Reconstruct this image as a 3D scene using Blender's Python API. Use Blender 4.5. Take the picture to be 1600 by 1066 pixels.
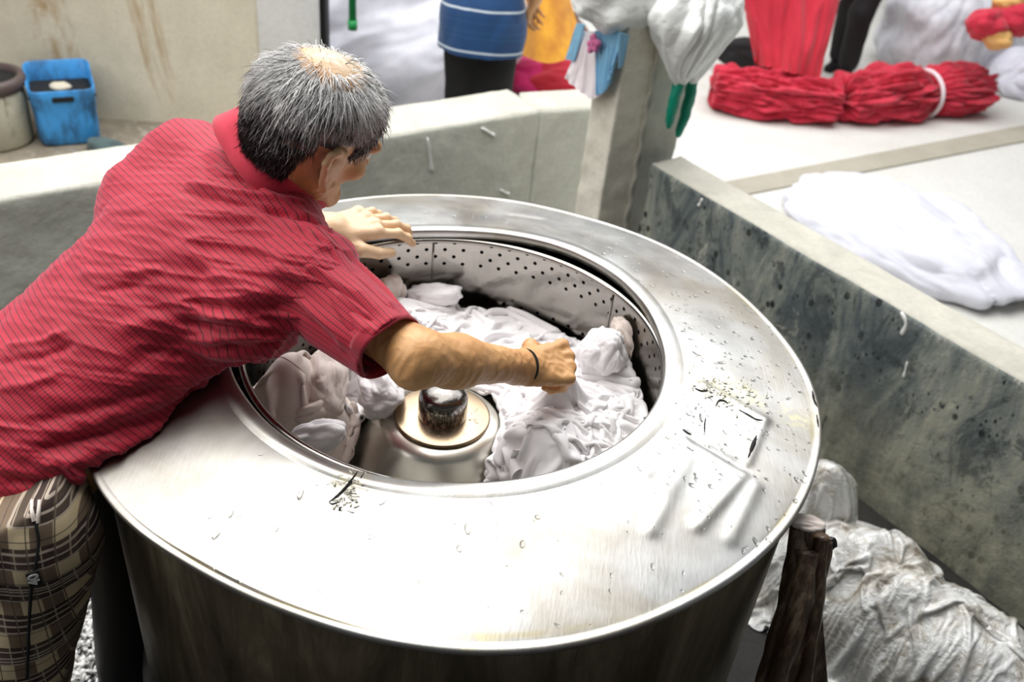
import bpy, bmesh, math, random
import numpy as np
from mathutils import Vector, Matrix

for _o in list(bpy.data.objects): bpy.data.objects.remove(_o)
SC = bpy.context.scene
COL = SC.collection
# ------------------------------------------------------------------ camera
CAM = np.array([0.08172, -1.29734, 1.83476]); FPX = 1406.98
CF = np.array([0.0, 0.82205, -0.56942])
CR = np.array([0.99359, 0.06435, 0.09289])
CU = np.array([-0.11300, 0.56577, 0.81678])
cd = bpy.data.cameras.new('camera'); cam = bpy.data.objects.new('camera', cd); COL.objects.link(cam)
cam.matrix_world = Matrix(((CR[0], CU[0], -CF[0], CAM[0]), (CR[1], CU[1], -CF[1], CAM[1]), (CR[2], CU[2], -CF[2], CAM[2]), (0, 0, 0, 1)))
cd.sensor_width = 36; cd.lens = FPX / 1600 * 36; cd.clip_start = .05; cd.clip_end = 100
cd.dof.use_dof = True; cd.dof.focus_distance = 1.38; cd.dof.aperture_fstop = 4.0
SC.camera = cam
# ------------------------------------------------------------------ light
wd = bpy.data.worlds.new('world'); SC.world = wd; wd.use_nodes = True
bg = wd.node_tree.nodes['Background']; bg.inputs[0].default_value = (.93, .97, 1.0, 1); bg.inputs[1].default_value = .09
def area(name, loc, tgt, size, power, colr=(1, 1, 1)):
    l = bpy.data.lights.new(name, 'AREA'); l.shape = 'RECTANGLE'; l.size, l.size_y = size; l.energy = power; l.color = colr
    o = bpy.data.objects.new(name, l); COL.objects.link(o); o.location = loc
    o.rotation_euler = (Vector(tgt) - Vector(loc)).to_track_quat('-Z', 'Y').to_euler(); return o
area('skylight_lamp', (-.9, .9, 3.9), (-.3, .3, .9), (4.4, 2.8), 150, (1, .99, .97))
area('side_fill', (-3.4, -.9, 2.7), (0, 1.2, .7), (2.4, 1.6), 38, (1, .98, .95))  # added fill light from the left, no fixture there
area('yard_fill', (.2, 4.3, 4.4), (.1, 3.4, 0), (7.5, 3.2), 250, (.98, .99, 1))  # added light over the yard, no fixture; lifts the whole background
SC.view_settings.view_transform = 'Standard'; SC.view_settings.look = 'None'
SC.view_settings.exposure = .40; SC.view_settings.gamma = 1; SC.view_settings.use_curve_mapping = False

# ------------------------------------------------------------------ helpers
def ray(x, y): return CF + CR * (x - 800) / FPX - CU * (y - 533) / FPX
def W(x, y, z): d = ray(x, y); return CAM + d * (z - CAM[2]) / d[2]      # photo point lying at world height z
def D(x, y, dep): return CAM + ray(x, y) * dep                           # photo point lying at a distance
def V(*a): return np.array(a, float)
def nrm(v): v = np.asarray(v, float); return v / (np.linalg.norm(v) + 1e-12)
_rng = np.random.RandomState(5); _perm = np.tile(_rng.permutation(256), 3)
_g = _rng.normal(size=(256, 3)); _g /= np.linalg.norm(_g, axis=1)[:, None]
def perlin(P, seed=0):
    P = np.asarray(P, float) + seed * 17.31; I = np.floor(P).astype(int); f = P - I; I &= 255
    u = f * f * f * (f * (f * 6 - 15) + 10); r = 0
    for dx in (0, 1):
        wx = u[:, 0] if dx else 1 - u[:, 0]
        for dy in (0, 1):
            wy = u[:, 1] if dy else 1 - u[:, 1]
            for dz in (0, 1):
                wz = u[:, 2] if dz else 1 - u[:, 2]
                h = _perm[_perm[_perm[(I[:, 0] + dx) & 255] + ((I[:, 1] + dy) & 255)] + ((I[:, 2] + dz) & 255)]
                g = _g[h]; r = r + wx * wy * wz * (g[:, 0] * (f[:, 0] - dx) + g[:, 1] * (f[:, 1] - dy) + g[:, 2] * (f[:, 2] - dz))
    return r
def vnoise(P, seed): return np.stack([perlin(P, seed), perlin(P, seed + 3), perlin(P, seed + 7)], 1)
def mk(name, v, f, mat=None, parent=None, smooth=True, attrs=None):
    me = bpy.data.meshes.new(name); v = np.asarray(v, float)
    if isinstance(f, np.ndarray) and f.ndim == 2:
        n, k = f.shape
        me.vertices.add(len(v)); me.vertices.foreach_set('co', v.astype(np.float32).ravel())
        me.loops.add(n * k); me.loops.foreach_set('vertex_index', f.astype(np.int32).ravel())
        me.polygons.add(n); me.polygons.foreach_set('loop_start', np.arange(0, n * k, k, dtype=np.int32))
        me.update(calc_edges=True); me.validate()
    else: me.from_pydata([tuple(q) for q in v], [], [tuple(int(i) for i in q) for q in f]); me.update()
    if smooth: me.polygons.foreach_set('use_smooth', [True] * len(me.polygons))
    if mat: me.materials.append(mat.m)
    for k_, a in (attrs or {}).items():
        a = np.asarray(a, np.float32)
        if a.ndim == 1: me.attributes.new(k_, 'FLOAT', 'POINT').data.foreach_set('value', a)
        else: me.attributes.new(k_, 'FLOAT_COLOR', 'POINT').data.foreach_set('color', np.concatenate([a, np.ones((len(a), 1), np.float32)], 1).ravel())
    o = bpy.data.objects.new(name, me); COL.objects.link(o)
    if parent is not None: o.parent = parent
    return o
def tag(o, label=None, cat=None, group=None, kind=None):
    for k_, x in (('label', label), ('category', cat), ('group', group), ('kind', kind)):
        if x: o[k_] = x
    return o
def empty(name, loc=(0, 0, 0)):
    o = bpy.data.objects.new(name, None); COL.objects.link(o); o.empty_display_size = .05; return o
def join(parts):
    vs, fs, n = [], [], 0
    for v, f in parts:
        vs.append(np.asarray(v, float)); fs += [[i + n for i in q] for q in f]; n += len(v)
    return np.concatenate(vs), fs
def box(c, e1, e2, e3, bev=0):     # centre and half-axis vectors
    bm = bmesh.new(); bmesh.ops.create_cube(bm, size=2)
    L = [np.linalg.norm(e) for e in (e1, e2, e3)]
    for v in bm.verts: v.co = Vector([v.co[i] * L[i] for i in range(3)])
    if bev: bmesh.ops.bevel(bm, geom=bm.edges[:], offset=bev, segments=2, profile=.5, affect='EDGES')
    M = np.stack([nrm(e1), nrm(e2), nrm(e3)], 1)
    v = np.array([q.co[:] for q in bm.verts]) @ M.T + np.asarray(c, float); f = [[q.index for q in p.verts] for p in bm.faces]; bm.free(); return v, f
def grid_faces(nu, nv, cu=False, cv=False):
    U = np.arange(nu if cu else nu - 1); Vv = np.arange(nv if cv else nv - 1)
    a, b = np.meshgrid(U, Vv, indexing='ij'); a = a.ravel(); b = b.ravel()
    a2 = (a + 1) % nu; b2 = (b + 1) % nv
    return np.stack([a * nv + b, a2 * nv + b, a2 * nv + b2, a * nv + b2], 1)
def lathe(prof, n=96, cx=0, cy=0):
    prof = np.array(prof, float); t = np.linspace(0, 2 * np.pi, n, endpoint=False)
    v = np.stack([cx + np.outer(np.cos(t), prof[:, 0]), cy + np.outer(np.sin(t), prof[:, 0]), np.outer(np.ones(n), prof[:, 1])], -1).reshape(-1, 3)
    return v, grid_faces(n, len(prof), cu=True)
def tube(pts, r, n=8, cap=True):
    pts = np.array(pts, float); m = len(pts); r = np.full(m, r) if np.isscalar(r) else np.array(r, float)
    T = np.gradient(pts, axis=0); T /= np.linalg.norm(T, axis=1)[:, None] + 1e-12
    up = V(0, 0, 1) if abs(T[0][2]) < .9 else V(1, 0, 0); v = []
    for i in range(m):
        a = nrm(np.cross(T[i], up)); b = np.cross(a, T[i]); up = b
        t = np.linspace(0, 2 * np.pi, n, endpoint=False)
        v.append(pts[i] + r[i] * (np.outer(np.cos(t), a) + np.outer(np.sin(t), b)))
    v = np.concatenate(v); f = grid_faces(m, n, cv=True).tolist()
    f = [q[::-1] for q in f]
    if cap: f.append(list(range(n))[::-1]); f.append([(m - 1) * n + i for i in range(n)])
    return v, f
def spline(pts, n):
    pts = np.array(pts, float); m = len(pts); t = np.linspace(0, m - 1, n); i = np.clip(t.astype(int), 0, m - 2); u = (t - i)[:, None]
    p0 = pts[np.clip(i - 1, 0, m - 1)]; p1 = pts[i]; p2 = pts[i + 1]; p3 = pts[np.clip(i + 2, 0, m - 1)]
    return .5 * (2 * p1 + (p2 - p0) * u + (2 * p0 - 5 * p1 + 4 * p2 - p3) * u ** 2 + (3 * p1 - p0 - 3 * p2 + p3) * u ** 3)
def frame(fwd, up):      # columns x=fwd, y=side, z=up-ish
    x = nrm(fwd); y = nrm(np.cross(up, x)); z = np.cross(x, y); return np.stack([x, y, z], 1)
# signed distance modelling -------------------------------------------------
def cone(a, b, ra, rb, k=.02): return ('c', np.array(a, float), np.array(b, float), ra, rb, k, 1)
def ell(c, r, M=None, k=.02): return ('e', np.array(c, float), np.array(r, float), np.eye(3) if M is None else M, None, k, 1)
def sub(p): return p[:6] + (-1,)
def pd(p, P):
    if p[0] == 'c':
        ab = p[2] - p[1]; t = np.clip((P - p[1]) @ ab / (ab @ ab + 1e-12), 0, 1)
        return np.linalg.norm(P - p[1] - t[:, None] * ab, axis=1) - (p[3] + t * (p[4] - p[3]))
    q = (P - p[1]) @ p[3] / p[2]; k0 = np.linalg.norm(q, axis=1); k1 = np.linalg.norm(q / p[2], axis=1) + 1e-9
    return k0 * (k0 - 1) / k1
def sdf(prims, P):
    d = np.full(len(P), 10.)
    for p in prims:
        e = pd(p, P); k = p[5]
        if p[6] > 0: h = np.clip(.5 + .5 * (d - e) / k, 0, 1); d = d * (1 - h) + e * h - k * h * (1 - h)
        else: e = -e; h = np.clip(.5 - .5 * (d - e) / k, 0, 1); d = d * (1 - h) + e * h + k * h * (1 - h)
    return d
def sdf_mesh(prims, h, post=None, B=14, slack=1.5):
    lo = np.full(3, 9e9); hi = -lo
    for p in prims:
        if p[6] < 0: continue
        if p[0] == 'c': r = max(p[3], p[4]); q = np.stack([p[1] - r, p[1] + r, p[2] - r, p[2] + r])
        else: r = max(p[2]); q = np.stack([p[1] - r, p[1] + r])
        lo = np.minimum(lo, q.min(0)); hi = np.maximum(hi, q.max(0))
    lo = lo - 3 * h; nb = np.ceil((hi + 3 * h - lo) / (B * h)).astype(int)
    bi = np.stack(np.meshgrid(*[np.arange(n) for n in nb], indexing='ij'), -1).reshape(-1, 3)
    bc = lo + (bi + .5) * B * h; hd = B * h * .87; db = sdf(prims, bc); keep = np.abs(db) < hd * slack + .01
    bi = bi[keep]; bc = bc[keep]; db = db[keep]
    allp = np.stack([pd(p, bc) for p in prims], 1)
    N = nb * B + 2; g = np.arange(B + 1); gi = np.stack(np.meshgrid(g, g, g, indexing='ij'), -1)
    ids, pos, quads = [], [], []
    off = [(a, b, c) for a in (0, 1) for b in (0, 1) for c in (0, 1)]
    for n_, b in enumerate(bi):
        gl = gi + b * B; P = lo + gl.reshape(-1, 3) * h
        sel = [p for j, p in enumerate(prims) if allp[n_, j] < (max(db[n_], 0) + 2 * hd + 2 * p[5] if p[6] > 0 else 2 * hd + p[5])]
        if not sel: continue
        d = sdf(sel, P)
        if post: d = post(P, d)
        d = d.reshape(B + 1, B + 1, B + 1); s = d < 0
        if s.all() or not s.any(): continue
        acc = np.zeros((B, B, B, 3)); cnt = np.zeros((B, B, B))
        for ax in range(3):
            A = [slice(None)] * 3; Z = [slice(None)] * 3; A[ax] = slice(0, B); Z[ax] = slice(1, B + 1); A = tuple(A); Z = tuple(Z)
            ch = s[A] != s[Z]; t = np.where(ch, d[A] / (d[A] - d[Z] + 1e-20), 0)
            ep = gi[A].astype(float); ep[..., ax] += t
            o1, o2 = [a for a in range(3) if a != ax]
            for u in (0, 1):
                for w in (0, 1):
                    X = [slice(0, B)] * 3; X[o1] = slice(u, B + u); X[o2] = slice(w, B + w); X = tuple(X)
                    acc += ep[X] * ch[X][..., None]; cnt += ch[X]
            own = ch[:B, :B, :B]; ii = np.argwhere(own)
            if len(ii):
                G = ii + b * B; ins = s[:B, :B, :B][own]; a1, a2 = (ax + 1) % 3, (ax + 2) % 3; q = []
                for (u, w) in ((-1, -1), (0, -1), (0, 0), (-1, 0)):
                    c = G.copy(); c[:, a1] += u; c[:, a2] += w; q.append((c[:, 0] * N[1] + c[:, 1]) * N[2] + c[:, 2])
                q = np.stack(q, 1); q[~ins] = q[~ins][:, ::-1]; quads.append(q)
        m = cnt > 0; c = np.argwhere(m); G = c + b * B
        ids.append((G[:, 0] * N[1] + G[:, 1]) * N[2] + G[:, 2]); pos.append(lo + (acc[m] / cnt[m][:, None] + b * B) * h)
    ids = np.concatenate(ids); pos = np.concatenate(pos); quads = np.concatenate(quads)
    o = np.argsort(ids); ids = ids[o]; pos = pos[o]; j = np.searchsorted(ids, quads); j = np.clip(j, 0, len(ids) - 1)
    ok = (ids[j] == quads).all(1); return pos, j[ok]
def vnormals(v, f):
    n = np.cross(v[f[:, 2]] - v[f[:, 0]], v[f[:, 3 if f.shape[1] > 3 else 1]] - v[f[:, 1]]) if f.shape[1] > 3 else np.cross(v[f[:, 1]] - v[f[:, 0]], v[f[:, 2]] - v[f[:, 0]])
    o = np.zeros_like(v)
    for k_ in range(f.shape[1]):
        for c in range(3): o[:, c] += np.bincount(f[:, k_], n[:, c], len(v))
    return o / (np.linalg.norm(o, axis=1)[:, None] + 1e-12)
def seg_d(P, a, b):
    ab = b - a; t = np.clip((P - a) @ ab / (ab @ ab), 0, 1); return np.linalg.norm(P - a - t[:, None] * ab, axis=1), t
# node maths ------------------------------------------------------------------
class S:
    def __init__(s, nt, k): s.nt = nt; s.k = k
    def _m(s, op, *a):
        n = s.nt.nodes.new('ShaderNodeMath'); n.operation = op
        for i, x in enumerate((s,) + a):
            if isinstance(x, S): s.nt.links.new(x.k, n.inputs[i])
            else: n.inputs[i].default_value = x
        return S(s.nt, n.outputs[0])
    def __add__(s, o): return s._m('ADD', o)
    def __sub__(s, o): return s._m('SUBTRACT', o)
    def __mul__(s, o): return s._m('MULTIPLY', o)
    def __truediv__(s, o): return s._m('DIVIDE', o)
    def fract(s): return s._m('FRACT')
    def abs(s): return s._m('ABSOLUTE')
    def max(s, o): return s._m('MAXIMUM', o)
    def min(s, o): return s._m('MINIMUM', o)
    def gt(s, o): return s._m('GREATER_THAN', o)
    def lt(s, o): return s._m('LESS_THAN', o)
    def step(s, a, b):
        n = s.nt.nodes.new('ShaderNodeMapRange'); n.interpolation_type = 'SMOOTHSTEP'; s.nt.links.new(s.k, n.inputs[0]); n.inputs[1].default_value = a; n.inputs[2].default_value = b; return S(s.nt, n.outputs[0])
class M:
    def __init__(s, name, col=(.8, .8, .8), rough=.6, metal=0, **kw):
        s.m = bpy.data.materials.new(name); s.m.use_nodes = True; s.nt = s.m.node_tree; s.b = s.nt.nodes['Principled BSDF']
        s.set('Base Color', col); s.set('Roughness', rough); s.set('Metallic', metal)
        for k_, x in kw.items(): s.set(k_.replace('_', ' '), x)
        s._tc = None
    def set(s, k_, x):
        i = s.b.inputs[k_]
        if isinstance(x, S): s.nt.links.new(x.k, i)
        elif isinstance(x, tuple): i.default_value = tuple(x) + ((1,) if len(x) == 3 and len(i.default_value) == 4 else ())
        else: i.default_value = x
    def co(s, scale=(1, 1, 1), rot=(0, 0, 0), kind='Object'):
        t = s.nt.nodes.new('ShaderNodeTexCoord'); mp = s.nt.nodes.new('ShaderNodeMapping'); s.nt.links.new(t.outputs[kind], mp.inputs[0])
        mp.inputs['Scale'].default_value = scale; mp.inputs['Rotation'].default_value = rot; return S(s.nt, mp.outputs[0])
    def xyz(s, v):
        n = s.nt.nodes.new('ShaderNodeSeparateXYZ'); s.nt.links.new(v.k, n.inputs[0]); return [S(s.nt, o) for o in n.outputs]
    def attr(s, name, fac=True):
        n = s.nt.nodes.new('ShaderNodeAttribute'); n.attribute_name = name; return S(s.nt, n.outputs['Fac' if fac else 'Color'])
    def noise(s, v, scale, detail=4, rough=.55, dist=0):
        n = s.nt.nodes.new('ShaderNodeTexNoise'); s.nt.links.new(v.k, n.inputs['Vector']); n.inputs['Scale'].default_value = scale
        n.inputs['Detail'].default_value = detail; n.inputs['Roughness'].default_value = rough; n.inputs['Distortion'].default_value = dist; return S(s.nt, n.outputs['Fac'])
    def voro(s, v, scale, feat='F1', out='Distance'):
        n = s.nt.nodes.new('ShaderNodeTexVoronoi'); n.feature = feat; s.nt.links.new(v.k, n.inputs['Vector']); n.inputs['Scale'].default_value = scale; return S(s.nt, n.outputs[out])
    def ramp(s, f, stops):
        n = s.nt.nodes.new('ShaderNodeValToRGB'); s.nt.links.new(f.k, n.inputs[0]); e = n.color_ramp.elements
        while len(e) < len(stops): e.new(.5)
        for q, (p, c) in zip(e, stops): q.position = p; q.color = tuple(c) + (1,)
        return S(s.nt, n.outputs[0])
    def mix(s, f, a, b, mode='MIX'):
        n = s.nt.nodes.new('ShaderNodeMix'); n.data_type = 'RGBA'; n.blend_type = mode
        for i, x in ((0, f), (6, a), (7, b)):
            if isinstance(x, S): s.nt.links.new(x.k, n.inputs[i])
            elif isinstance(x, tuple): n.inputs[i].default_value = tuple(x) + (1,)
            else: n.inputs[i].default_value = x
        return S(s.nt, n.outputs[2])
    def bump(s, h, st=.3, dist=.002):
        n = s.nt.nodes.new('ShaderNodeBump'); s.nt.links.new(h.k, n.inputs['Height']); n.inputs['Strength'].default_value = st; n.inputs['Distance'].default_value = dist
        s.nt.links.new(n.outputs[0], s.b.inputs['Normal']); return s
# ------------------------------------------------------------------ materials
def concrete(name, c1, c2, c3=None, scale=3.0, streak=False, bump=.4):
    m = M(name, rough=.8); co = m.co((1, 1, .25 if streak else 1)); n = m.noise(co, scale, 8, .65, .6)
    c = m.ramp(n, [(.32, c2), (.62, c1)])
    fine = m.noise(m.co(), 60, 4, .6); c = m.mix(fine.step(.35, .7) * .25, c, tuple(x * .6 for x in c1))
    if c3: c = m.mix(m.noise(co, scale * 2.2, 6, .7, 1.).step(.54, .68) * .8, c, c3)
    m.set('Base Color', c); m.bump(m.noise(m.co(), 25, 8, .65), bump, .01); return m
m_conc = concrete('cement_grey', (.60, .60, .53), (.44, .44, .38), scale=2.5)
m_conc_top = concrete('cement_light', (.60, .58, .50), (.47, .455, .39), scale=5)
m_back = concrete('cement_back_wall', (.76, .77, .68), (.58, .59, .52), scale=2.2)
m_pillar = concrete('cement_pillar', (.92, .88, .76), (.70, .66, .54), scale=4)
m_beige = concrete('stained_beige_wall', (.80, .74, .60), (.64, .58, .45), (.40, .25, .10), scale=1.2, streak=True, bump=.2)
m_white_wall = concrete('white_wall', (.86, .86, .84), (.76, .76, .74), scale=2, bump=.1)
# the dark stained wall: black mould, light scrapes, drips
m_mould = M('mouldy_cement', rough=.65)
co = m_mould.co(); cs = m_mould.co((1, 1, .3))
c = m_mould.ramp(m_mould.noise(cs, 5, 8, .7, .8), [(.3, (.03, .038, .045)), (.44, (.12, .145, .15)), (.56, (.30, .32, .28)), (.72, (.60, .58, .45))])
c = m_mould.mix(m_mould.noise(co, 14, 6, .7).step(.56, .66) * .7, c, (.03, .035, .04))
c = m_mould.mix(m_mould.noise(m_mould.co((1, 1, .07)), 13, 3, .6).step(.60, .66) * m_mould.noise(co, 3, 3).step(.45, .6) * .9, c, (.02, .024, .026))
c = m_mould.mix((m_mould.voro(m_mould.co((1, 1, .75)), 22).step(.16, .27) * -1 + 1) * m_mould.noise(co, 5, 3).step(.42, .55), c, (.012, .014, .015))
c = m_mould.mix((m_mould.voro(m_mould.co((1, 1, .6)), 48).step(.10, .24) * -1 + 1) * m_mould.noise(co, 7, 3).step(.46, .56), c, (.01, .012, .013))
c = m_mould.mix(m_mould.noise(m_mould.co((1, 1, .5)), 7, 8, .75, 1.5).step(.53, .60) * .75, c, (.06, .075, .08))
c = m_mould.mix(m_mould.noise(m_mould.co((1, 1, .5)), 9, 8, .75, 1.2).step(.60, .66) * .6, c, (.60, .60, .52))
x_, y_, z_ = m_mould.xyz(m_mould.co())
c = m_mould.mix(z_.step(.1, .45) * -.55 + .55, c, m_mould.ramp(m_mould.noise(co, 9, 6, .7), [(.35, (.17, .17, .12)), (.65, (.55, .52, .36))]))
m_mould.set('Base Color', c); m_mould.bump(m_mould.noise(co, 30, 8, .7), .6, .01)
m_floor = M('wet_dark_floor', rough=.5); co = m_floor.co()
m_floor.set('Base Color', m_floor.ramp(m_floor.noise(co, 8, 8, .7), [(.3, (.008, .008, .008)), (.7, (.045, .04, .035))])); m_floor.bump(m_floor.noise(co, 60, 6, .7), .8, .01)
m_yard = concrete('yard_cement_white', (.72, .71, .67), (.64, .63, .58), scale=1.5, bump=.1)
m_strip = concrete('yard_strip_beige', (.45, .42, .34), (.38, .35, .28), scale=4, bump=.2)
m_dirt = concrete('dirt', (.34, .29, .22), (.2, .17, .13), (.5, .46, .4), scale=6, bump=.8)
def steel(name, colr, r0, r1, aniso=True, bumpk=.12, dist=.0015):
    m = M(name, colr, .3, 1.0); co = m.co()
    m.set('Roughness', m.noise(co, 6, 5, .6).step(.2, .8) * (r1 - r0) + r0)
    sc = m.noise(m.co((1, .06, 1), (0, 0, .6)), 220, 3, .6)
    big = m.noise(co, 9, 4, .5)
    m.bump(sc * .35 + big * 1.2, bumpk, dist); return m, co
m_lid, co = steel('brushed_lid_steel', (.80, .79, .76), .30, .50, bumpk=.35)
c = m_lid.ramp(m_lid.noise(co, 5, 6, .6, .6), [(.3, (.37, .34, .29)), (.6, (.53, .53, .52))])
lx, ly, lz = m_lid.xyz(co)
def spot(m, co, P, r):
    n = m.nt.nodes.new('ShaderNodeVectorMath'); n.operation = 'DISTANCE'; m.nt.links.new(co.k, n.inputs[0]); n.inputs[1].default_value = tuple(P); d = S(m.nt, n.outputs['Value'])
    return (d + m.noise(co, 28, 5, .7) * r * .9).step(r * .75, r * 1.35) * -1 + 1
for px, py, r in ((545, 765, .045), (1125, 610, .075), (1170, 620, .05), (1250, 640, .05), (760, 1000, .05)):
    c = m_lid.mix(spot(m_lid, co, W(px, py, .93), r) * m_lid.noise(co, 70, 4, .7).step(.42, .62) * .75, c, (.60, .56, .36))
rr = (lx * lx + ly * ly)._m('SQRT'); c = m_lid.mix(rr.step(.598, .606) * (rr.step(.606, .613) * -1 + 1) * m_lid.noise(co, 7, 3).step(.4, .6) * .55, c, (.40, .33, .16))
m_lid.set('Base Color', c)
m_inner, _ = steel('drum_steel', (.34, .32, .29), .12, .2)
m_cone, co = steel('hub_steel', (.66, .64, .57), .26, .36, bumpk=.08)
m_disc, co = steel('disc_steel', (.36, .27, .18), .22, .32, bumpk=.04)
m_knob = M('knob_dark_steel', (.30, .28, .27), .2, 1.0); co = m_knob.co((1, 1, .35))
kx, ky, kz = m_knob.xyz(m_knob.co())
m_knob.set('Base Color', m_knob.mix(m_knob.noise(co, 260, 4, .7).step(.42, .60) * (kz.step(.838, .85) * -1 + 1), (.16, .15, .14), (.75, .74, .72)))
m_knob.bump(m_knob.noise(co, 150, 3, .6), .25, .002)
m_case = M('dull_casing_steel', (.3, .27, .2), .42, .9); co = m_case.co((1, 1, .22))
m_case.set('Base Color', m_case.ramp(m_case.noise(co, 7, 7, .7, .5), [(.3, (.03, .025, .018)), (.5, (.14, .115, .075)), (.72, (.36, .31, .21))]))
m_case.set('Roughness', m_case.noise(co, 11, 5, .6).step(.3, .7) * .25 + .32); m_case.bump(m_case.noise(m_case.co((1, 1, .2)), 40, 6, .7), .25, .003)
m_black = M('black_rubber', (.008, .008, .008), .45)
m_pipe = M('rusty_pipe', (.12, .09, .07), .5, .4)
m_crack = M('black_crack', (.006, .005, .004), .8)
m_putty = M('weld_putty', (.74, .72, .60), .45); m_putty.bump(m_putty.noise(m_putty.co(), 120, 5, .7), .8, .002)
m_water = M('water', (1, 1, 1), .02, 0, Transmission_Weight=1.0, IOR=1.33)
def cloth(name, c1, c2, rough=.85, sheen=.2, scale=12, sss=0):
    m = M(name, c1, rough, Sheen_Weight=sheen); co = m.co()
    m.set('Base Color', m.ramp(m.noise(co, scale, 5, .6), [(.3, c2), (.7, c1)])); m.bump(m.noise(co, 900, 2, .5), .08, .0005)
    if sss: m.set('Subsurface Weight', sss); m.b.inputs['Subsurface Radius'].default_value = (.02, .018, .016); m.b.inputs['Subsurface Scale'].default_value = .3
    return m
m_white = cloth('wet_white_cotton', (.90, .88, .89), (.86, .83, .84), .7)
m_film = M('clear_plastic_sheet', (.88, .88, .84), .12, 0, Transmission_Weight=.12, IOR=1.5, Coat_Weight=1.0)
co = m_film.co(); m_film.set('Base Color', m_film.ramp(m_film.noise(co, 7, 7, .7, 1.2), [(.34, (.30, .24, .17)), (.45, (.76, .73, .66)), (.54, (.95, .95, .93))])); m_film.bump(m_film.noise(m_film.co(), 22, 6, .65, 2.0), .7, .02)  # brown dirt, plus near-white film highlights painted into the ramp
m_cream = cloth('wet_cream_cotton', (.80, .71, .65), (.68, .58, .52), .7)
m_lav = cloth('pale_cotton', (.72, .72, .79), (.62, .62, .70))
m_greycl = cloth('grey_white_cotton', (.72, .72, .76), (.5, .5, .55))
m_redc = cloth('red_yarn', (.66, .022, .060), (.42, .01, .03), scale=30)
m_redc2 = cloth('red_jersey', (.60, .018, .045), (.48, .012, .03), scale=5)
m_orange = cloth('orange_cloth', (.85, .42, .03), (.55, .20, .02), scale=9)
m_magenta = cloth('magenta_cloth', (.62, .01, .16), (.5, .01, .1))
m_brownc = cloth('brown_patterned_cloth', (.25, .10, .05), (.06, .02, .02), scale=18)
m_yellowc = cloth('ochre_cloth', (.78, .48, .16), (.6, .3, .1))
m_blackc = cloth('black_cloth', (.010, .009, .010), (.006, .006, .007), .8, 0)
m_bluerag = cloth('blue_rag', (.25, .52, .72), (.16, .38, .6)); m_pinkrag = cloth('pale_pink_rag', (.85, .78, .80), (.78, .68, .72)); m_pink = cloth('pink_cloth', (.80, .25, .48), (.6, .12, .3))
m_green = M('green_rubber', (.0, .27, .17), .4); m_greenpole = M('green_paint', (.01, .30, .08), .5)
m_teal = cloth('dark_teal_rag', (.08, .13, .13), (.04, .07, .07))
m_bluep = M('blue_plastic', (.05, .30, .70), .4); co = m_bluep.co((1, 1, .4)); bx, by, bz = m_bluep.xyz(m_bluep.co())
m_bluep.set('Base Color', m_bluep.mix(m_bluep.noise(co, 9, 5, .65).step(.42, .66) * (bz.step(.12, .5) * -.75 + .95), (.05, .32, .74), (.012, .03, .06)))
m_barrel = concrete('barrel_dirty_cream', (.60, .58, .46), (.35, .33, .26), (.2, .17, .1), scale=6, streak=True)
m_barrelrim = M('barrel_rim_brown', (.10, .07, .065), .5); m_dark = M('dark_inside', (.01, .01, .01), .9)
m_plastic = M('clear_plastic_film', (.90, .91, .88), .16, 0, Transmission_Weight=.15, IOR=1.3, Coat_Weight=1.0); co = m_plastic.co((1, 1, .8))
m_plastic.set('Base Color', m_plastic.ramp(m_plastic.noise(co, 9, 7, .7, 1.6), [(.36, (.22, .17, .12)), (.47, (.55, .50, .42)), (.58, (.88, .87, .83))])); m_plastic.bump(m_plastic.noise(co, 16, 6, .62, 2.2), 1.0, .03)
m_bag = M('white_plastic_bag', (.95, .97, .95), .35, 0); m_bag.bump(m_bag.noise(m_bag.co(), 25, 5, .6, 1.2), .5, .01)
m_tarp = M('brown_tarp', (.2, .13, .08), .35); co = m_tarp.co((1, 1, .15))
m_tarp.set('Base Color', m_tarp.ramp(m_tarp.noise(co, 60, 5, .65), [(.3, (.035, .022, .014)), (.5, (.12, .075, .045)), (.72, (.42, .31, .20))]))
# skin
m_skin = M('skin', (.70, .38, .18), .42, Subsurface_Weight=.12, Specular_IOR_Level=.4); m_skin.b.inputs['Subsurface Radius'].default_value = (.012, .005, .003); m_skin.b.inputs['Subsurface Scale'].default_value = .5
co = m_skin.co(); c = m_skin.ramp(m_skin.noise(co, 14, 6, .6), [(.3, (.58, .28, .11)), (.7, (.78, .45, .20))])
m_skin.set('Base Color', m_skin.mix(m_skin.attr('tint'), c, (.83, .62, .42)))  # paler bald crown, plus light painted on left hand and ear
m_skin.bump(m_skin.noise(co, 110, 6, .65) + m_skin.noise(m_skin.co(), 24, 3, .5, 1.5) * 2.0, .35, .0022)
m_nail = M('nail', (.80, .60, .50), .25)
m_eye = M('eye_white', (.8, .78, .75), .1)
m_hair = M('hair', (.5, .5, .5), .42); m_hair.set('Base Color', m_hair.attr('hc', False))
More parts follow.
